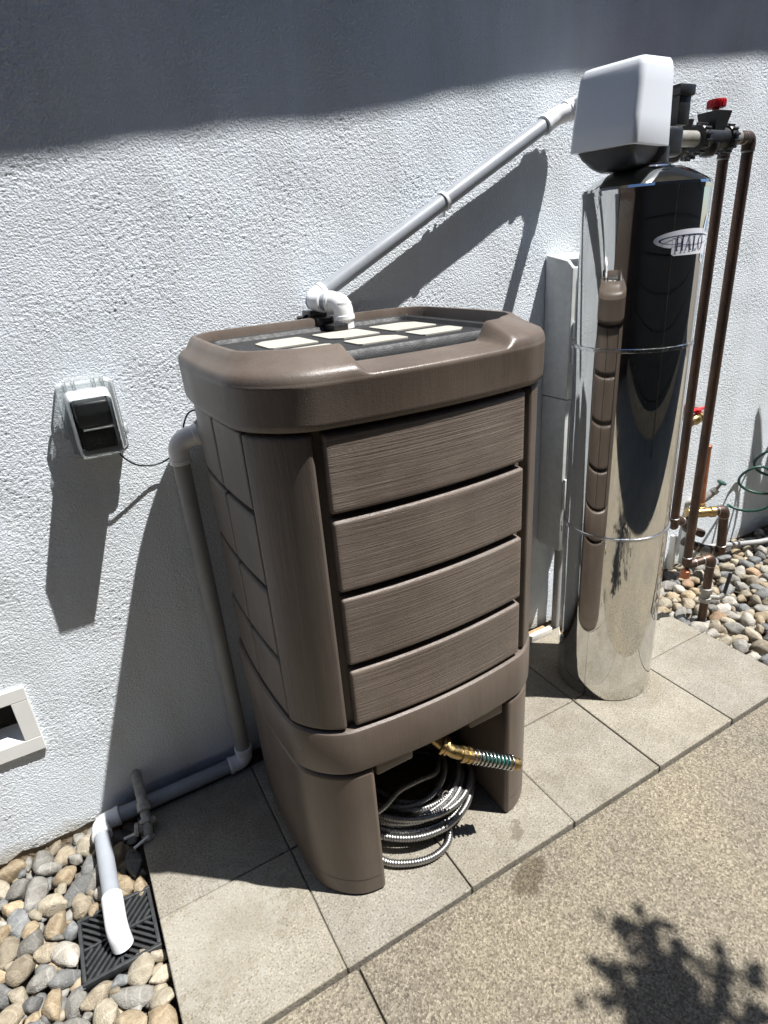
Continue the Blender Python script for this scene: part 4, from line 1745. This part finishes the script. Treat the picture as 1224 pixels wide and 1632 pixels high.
    def A_(u):
        return [[(u + .001, .05), (u + .0024, .05), (u + .0093, 1), (u + .0080, 1)], [(u + .0133, .05), (u + .0168, .05), (u + .0100, 1), (u + .0080, 1)],
                rect(u + .0050, u + .0135, .33, .38), rect(u - .001, u + .0046, 0, .05), rect(u + .0115, u + .0190, 0, .05)]
    def L_(u):
        return [rect(u, u + .0030, .05, .95), rect(u - .002, u + .005, .95, 1), rect(u - .002, u + .0125, 0, .05), [(u + .0105, .05), (u + .0125, .05), (u + .0125, .24)]]
    stroke('letter_h', H_(-.046))
    stroke('letter_a', A_(-.0235))
    stroke('letter_l', L_(.0005))
    no = 28
    o1 = ell(.0265, .5, .0098, .5, no)
    o2 = ell(.0265, .5, .0068, .44, no)
    stroke('letter_o', [[o1[k], o1[(k + 1) % no], o2[(k + 1) % no], o2[k]] for k in range(no)])


build_filter()


# ================================================================== copper plumbing
def solder_ring(bm, p, d, r):
    d = Vector(d).normalized()
    p = Vector(p)
    add_tube(bm, [p - d * .004, p - d * .003, p + d * .003, p + d * .004], [r, r + .0014, r + .0014, r], 18)


def copper_run(t, pts, r, mat, name='pipe', bend=.018, fit=True):
    tube_obj(name, fillet(pts, bend), r, mat, t, 18)
    if not fit: return
    for i in range(1, len(pts) - 1):
        a, b, c = Vector(pts[i - 1]), Vector(pts[i]), Vector(pts[i + 1])
        u, v = (a - b).normalized(), (c - b).normalized()
        leg = min(.030, (a - b).length * .48, (c - b).length * .48)
        bm = bmesh.new()
        add_tube(bm, fillet([b + u * leg, b, b + v * leg], bend), r + .0022, 18)
        bm_obj('elbow', bm, mat, t, 40)
        bm = bmesh.new()
        solder_ring(bm, b + u * leg, u, r)
        solder_ring(bm, b + v * leg, v, r)
        bm_obj('solder_ring', bm, M['solder'], t, 40)


def build_copper():
    r = .0143
    z = 1.478
    t = thing('copper_riser', 'tarnished copper riser pipe nearest the camera beside the steel filter', 'copper pipe', (1.222, .400, 0), 'copper risers beside the filter')
    tube_obj('threaded_stub', [(1.10, .392, z), (1.165, .395, z + .004)], .0168, M['stub'], t, 18)
    copper_run(t, [(1.15, .394, z + .003), (1.224, .400, z + .006), (1.222, .402, .218), (1.312, .372, .232), (1.312, .372, -.07)], r, M['copper'])
    bm = bmesh.new()
    add_lathe(bm, [(.012, 0), (.021, .002), (.021, .018), (.016, .020), (.016, .036), (.022, .038), (.022, .056), (.014, .058)], (1.312, .372, .055), (0, 0, 1), 8)
    bm_obj('union', bm, M['stub'], t, 30)
    bm = bmesh.new()
    add_tube(bm, fillet([(1.312, .372, .075), (1.355, .350, .066), (1.372, .342, .075)], .012), .009, 10)
    bm_obj('drain_cock', bm, M['stub'], t, 40)
    bm = bmesh.new()
    m = Matrix.Translation((1.385, .345, .105)) @ Matrix.Rotation(R(14), 4, 'Y')
    add_box(bm, (-.004, -.006, -.035), (.004, .006, .05), .002, 2, m)
    bm_obj('lever', bm, M['black'], t, 35)
    lathe_obj('drain_cap', [(.010, 0), (.016, .004), (.016, .03), (.009, .036)], (1.222, .402, .168), (0, 0, 1), M['copper_new'], t, 16)
    t = thing('copper_riser', 'darker copper riser pipe partly hidden behind the steel filter', 'copper pipe', (1.268, .50, 0), 'copper risers beside the filter')
    copper_run(t, [(1.09, .492, z), (1.268, .496, z + .002), (1.276, .505, .312), (1.36, .56, .300)], r, M['copper'])
    # brass branch with the red lever
    v = thing('branch_valve', 'small brass ball valve with red handle behind the copper risers', 'valve', (1.40, .555, .68))
    bm = bmesh.new()
    add_lathe(bm, [(.012, 0), (.017, .002), (.017, .018), (.013, .020), (.018, .028), (.020, .040), (.018, .052), (.013, .060), (.017, .062), (.017, .080), (.012, .082)], (1.335, .540, .672), (1, .12, .06), 12)
    bm_obj('valve_body', bm, M['brass'], v, 35)
    tube_obj('branch_pipe', [(1.28, .51, .672), (1.34, .54, .672)], .011, M['brass'], v, 12)
    tube_obj('branch_pipe', [(1.415, .55, .677), (1.47, .60, .679), (1.475, WALL + .005, .680)], .011, M['copper_new'], v, 12)
    bm = bmesh.new()
    add_tube(bm, [(1.378, .545, .685), (1.378, .545, .706)], .005, 8)
    add_box(bm, (1.330, .538, .704), (1.430, .554, .711), .003)
    add_lathe(bm, [(.013, -.004), (.016, 0), (.016, .008), (.01, .010)], (1.378, .546, .702), (0, 0, 1), 14)
    bm_obj('handle', bm, M['red'], v, 35)
    # manifold close to the wall
    g = thing('pipe_manifold', 'tangle of copper and brass fittings low on the wall behind the risers', 'pipework', (1.5, .56, 0))
    copper_run(g, [(1.36, .56, .300), (1.44, .575, .255), (1.50, .600, .205), (1.565, .575, .17)], .016, M['copper'], bend=.02)
    tube_obj('upright', [(1.503, .562, .315), (1.495, .562, .545)], .0145, M['copper_new'], g, 16)
    lathe_obj('cap', [(.0145, 0), (.016, .001), (.016, .012), (.010, .015)], (1.495, .562, .540), (0, 0, 1), M['copper_new'], g, 16)
    lathe_obj('brass_tee', [(.015, 0), (.023, .002), (.023, .020), (.018, .022), (.018, .035), (.015, .036)], (1.503, .562, .290), (0, 0, 1), M['brass'], g, 8, 25)
    lathe_obj('brass_body', [(.014, -.06), (.021, -.058), (.021, -.03), (.017, -.026), (.019, .0), (.017, .03), (.021, .034), (.021, .05), (.014, .052)], (1.50, .550, .288), (1, -.45, -.04), M['brass'], g, 14, 30)
    copper_run(g, [(1.535, .536, .287), (1.590, .518, .285), (1.612, .518, .098), (1.56, .560, .110), (1.49, .60, .150)], .017, M['copper'], bend=.02)
    tube_obj('union', [(1.545, .568, .113), (1.575, .548, .105)], .0215, M['solder'], g, 8, 25)
    bm = bmesh.new()
    add_box(bm, (1.46, .615, .02), (1.475, .640, .17), .002)
    add_box(bm, (1.52, .60, .03), (1.535, .632, .19), .002)
    bm_obj('stay', bm, M['cream'], g, 30)
    # hose tap with green handle
    h = thing('hose_tap', 'dark hose tap with green handle beside the green coil', 'tap', (1.63, .6, .30))
    tube_obj('tap_body', fillet([(1.56, WALL + .006, .275), (1.60, .615, .290), (1.640, .59, .335)], .02), .0135, M['galv'], h, 14)
    lathe_obj('tap_neck', [(.010, 0), (.016, .002), (.016, .014), (.011, .016)], (1.628, .597, .322), (.04, -.02, .045), M['solder'], h, 10)
    tube_obj('tap_stem', [(1.636, .593, .330), (1.653, .583, .359)], .006, M['stub'], h, 10)
    lathe_obj('tap_handle', [(.006, 0), (.017, .002), (.019, .006), (.017, .010), (.006, .011)], (1.652, .584, .356), (.3, -.3, 1), M['green_dark'], h, 12)
    # green coil
    c = thing('green_coil', 'springy green coiled tube hanging at the right edge by the wall', 'coiled tube', (1.85, .58, .3))
    path = []
    rv, uv = Vector((.63, -.776, 0)), Vector((0, 0, 1))
    for k in range(0, 201):
        q = k / 200
        a = -PI * .75 + 2 * PI * 3.5 * q
        cc = Vector((1.835, .575, .262)) + Vector((.36, .02, .17)) * q
        path.append(cc + rv * (.082 * math.cos(a)) + uv * (.078 * math.sin(a)) + Vector((.012, .015, 0)) * math.sin(2 * a))
    path = [Vector((1.64, .565, .262)), Vector((1.69, .585, .225)), Vector((1.74, .60, .205))] + path
    tube_obj('coil', path, .0055, M['green_dark'], c, 10, 179)
    for k in (30, 78):
        p, q = path[k], path[k + 2]
        lathe_obj('sleeve', [(.0055, -.008), (.0072, -.007), (.0072, .007), (.0055, .008)], p, q - p, M['black'], c, 10)
    # loose white conduit at the wall foot
    w = thing('white_conduit', 'grey white conduit lying on pebbles along the wall foot', 'conduit', (1.9, .6, 0))
    tube_obj('conduit', [(1.66, .628, .058), (1.95, .560, .022), (2.35, .46, .010)], .0105, M['pvc_dull'], w, 14)


build_copper()


# ================================================================== things out of frame (shadows, reflections)
def leaf_quad(bm, p, d, up, ln, wd):
    d = d.normalized()
    s = d.cross(up).normalized()
    v = [bm.verts.new(p), bm.verts.new(p + d * ln * .4 + s * wd), bm.verts.new(p + d * ln), bm.verts.new(p + d * ln * .4 - s * wd)]
    bm.faces.new(v)


def build_tree():
    rr = random.Random(21)
    base = Vector((1.25, -2.1, -.05))
    t = thing('small_tree', 'small leafy tree outside the frame whose shadow dapples the concrete', 'tree', base)
    cen = Vector((.84, -1.52, 2.60))
    bm = bmesh.new()
    add_tube(bm, [base, base + Vector((-.08, .05, .8)), base + Vector((-.25, .2, 1.5)), cen + Vector((0, 0, -.1))], [.05, .042, .032, .018], 10)
    tips = []
    for k in range(26):
        a = rr.uniform(0, 2 * PI)
        el = rr.uniform(-.5, .9)
        ln = rr.uniform(.22, .52)
        d = Vector((math.cos(a) * math.cos(el), math.sin(a) * math.cos(el), math.sin(el)))
        s = cen + Vector((rr.uniform(-.1, .1), rr.uniform(-.1, .1), rr.uniform(-.3, .15)))
        e = s + d * ln
        add_tube(bm, [s, (s + e) / 2 + Vector((0, 0, .03)), e], [.010, .007, .003], 6)
        tips.append((s, e))
    # one twig reaching towards the house
    for e in ((1.05, -.90, 2.28), (.93, -.97, 2.32), (1.13, -1.07, 2.27), (1.00, -1.02, 2.27)):
        s = cen + Vector((0, .2, -.15))
        e = Vector(e)
        add_tube(bm, [s, (s + e) / 2 + Vector((0, 0, .04)), e], [.010, .008, .004], 6)
        tips.append((s, e))
        tips.append((s, e))
    bm_obj('trunk', bm, M['bark'], t, 60)
    bm = bmesh.new()
    for cl, sp_, nn in (((.985, -1.00, 2.30), .034, 66), ((.95, -1.07, 2.30), .055, 120), ((1.045, -.985, 2.30), .022, 14), ((1.085, -1.03, 2.30), .018, 9), ((1.14, -1.06, 2.30), .02, 5), ((1.04, -.90, 2.29), .018, 9), ((.93, -.955, 2.29), .03, 10)):
        for k in range(nn):
            p = Vector(cl) + Vector((rr.gauss(0, sp_), rr.gauss(0, sp_ * .8), rr.gauss(0, .04)))
            leaf_quad(bm, p, Vector((rr.uniform(-1, 1), rr.uniform(-1, 1), rr.uniform(-.6, .5))), Vector((rr.uniform(-.4, .4), rr.uniform(-.4, .4), 1)), rr.uniform(.035, .06), rr.uniform(.012, .02))
    for s, e in tips:
        for k in range(16 if (e - cen).y > .35 else 30):
            f = rr.uniform(.25, .97 if (e - cen).y > .35 else 1.03)
            p = s.lerp(e, f) + Vector((rr.gauss(0, .028), rr.gauss(0, .028), rr.gauss(0, .035)))
            d = Vector((rr.uniform(-1, 1), rr.uniform(-1, 1), rr.uniform(-.6, .5)))
            leaf_quad(bm, p, d, Vector((rr.uniform(-.4, .4), rr.uniform(-.4, .4), 1)), rr.uniform(.035, .06), rr.uniform(.010, .018))
    bm_obj('crown', bm, M['leaf'], t)


build_tree()


def build_plant():
    t = thing('strap_leaf_plant', 'tall strap leaved plant outside the right edge shading the wall', 'plant', (2.45, .40, -.03))
    rr = random.Random(4)
    bm = bmesh.new()
    base = Vector((2.45, .40, -.03))
    tips = [(2.19, .452, 1.296, .040), (2.26, .43, 1.05, .05), (2.34, .46, 1.2, .05), (2.60, .42, 1.15, .05), (2.16, .40, .86, .055), (2.7, .3, .9, .05), (2.5, .25, 1.1, .05)]
    for x, y, z, w in tips:
        tip = Vector((x, y, z))
        mid = base.lerp(tip, .55) + Vector((0, 0, .18))
        prev = None
        n = 12
        for k in range(n + 1):
            f = k / n
            p = base.lerp(mid, f).lerp(mid.lerp(tip, f), f)
            ww = w * math.sin(PI * min(1, .12 + f * .88)) ** .7 * (1 if f < .99 else .05)
            s = Vector((.85, .5, 0)).normalized()
            a, b, c = bm.verts.new(p - s * ww), bm.verts.new(p + Vector((0, -.012, 0))), bm.verts.new(p + s * ww)
            if prev:
                bm.faces.new((prev[0], prev[1], b, a))
                bm.faces.new((prev[1], prev[2], c, b))
            prev = (a, b, c)
    bm_obj('leaves', bm, M['leaf'], t, 60)
    for k in range(5):
        tube_obj('stalk', [base + Vector((rr.uniform(-.03, .03), rr.uniform(-.03, .03), 0)), base + Vector((rr.uniform(-.06, .06), rr.uniform(-.05, .05), .35))], .012, M['leaf'], t, 8)


build_plant()


def build_neighbour():
    t = thing('neighbour_house', 'tall dark sided house across the patio, seen only mirrored in the steel filter', 'house', (0.5, -2.6, 0))
    y = -2.6
    bm = bmesh.new()
    add_box(bm, (-7.5, -.010, -.11), (8.5, .010, .11), .004, 1)
    me = bpy.data.meshes.new('siding_board')
    bmesh.ops.recalc_face_normals(bm, faces=bm.faces)
    bm.to_mesh(me)
    bm.free()
    me.materials.append(M['fence'])
    for k in range(25):
        o = bpy.data.objects.new('siding_board', me)
        COL.objects.link(o)
        o.parent = t
        o.location = (0, (k % 2) * .006, .11 + k * .226)
    bm = bmesh.new()
    add_box(bm, (-7, y - 5, -.2), (9, y - .012, 5.7))
    bm_obj('wall', bm, M['fence'], t)
    bm = bmesh.new()
    add_box(bm, (-7, y + .016, -.1), (9, y + .05, .16), .006)
    bm_obj('plinth', bm, M['foundation'], t)


build_neighbour()


def build_gate():
    t = thing('wooden_fence', 'brown board fence across the side yard, seen only mirrored in the steel filter', 'fence', (-3.2, -1, 0))
    bm = bmesh.new()
    add_box(bm, (-.012, -.068, 0), (.012, .068, 1.9), .004, 1)
    me = bpy.data.meshes.new('board')
    bmesh.ops.recalc_face_normals(bm, faces=bm.faces)
    bm.to_mesh(me)
    bm.free()
    me.materials.append(M['brown_fence'])
    for k in range(22):
        o = bpy.data.objects.new('board', me)
        COL.objects.link(o)
        o.parent = t
        o.location = (0, 1.55 - k * .145, -.03)
    for z in (.3, 1.5):
        bm = bmesh.new()
        add_box(bm, (-3.26, -2.55, z), (-3.213, .64, z + .09), .004)
        bm_obj('rail', bm, M['brown_fence'], t)


build_gate()
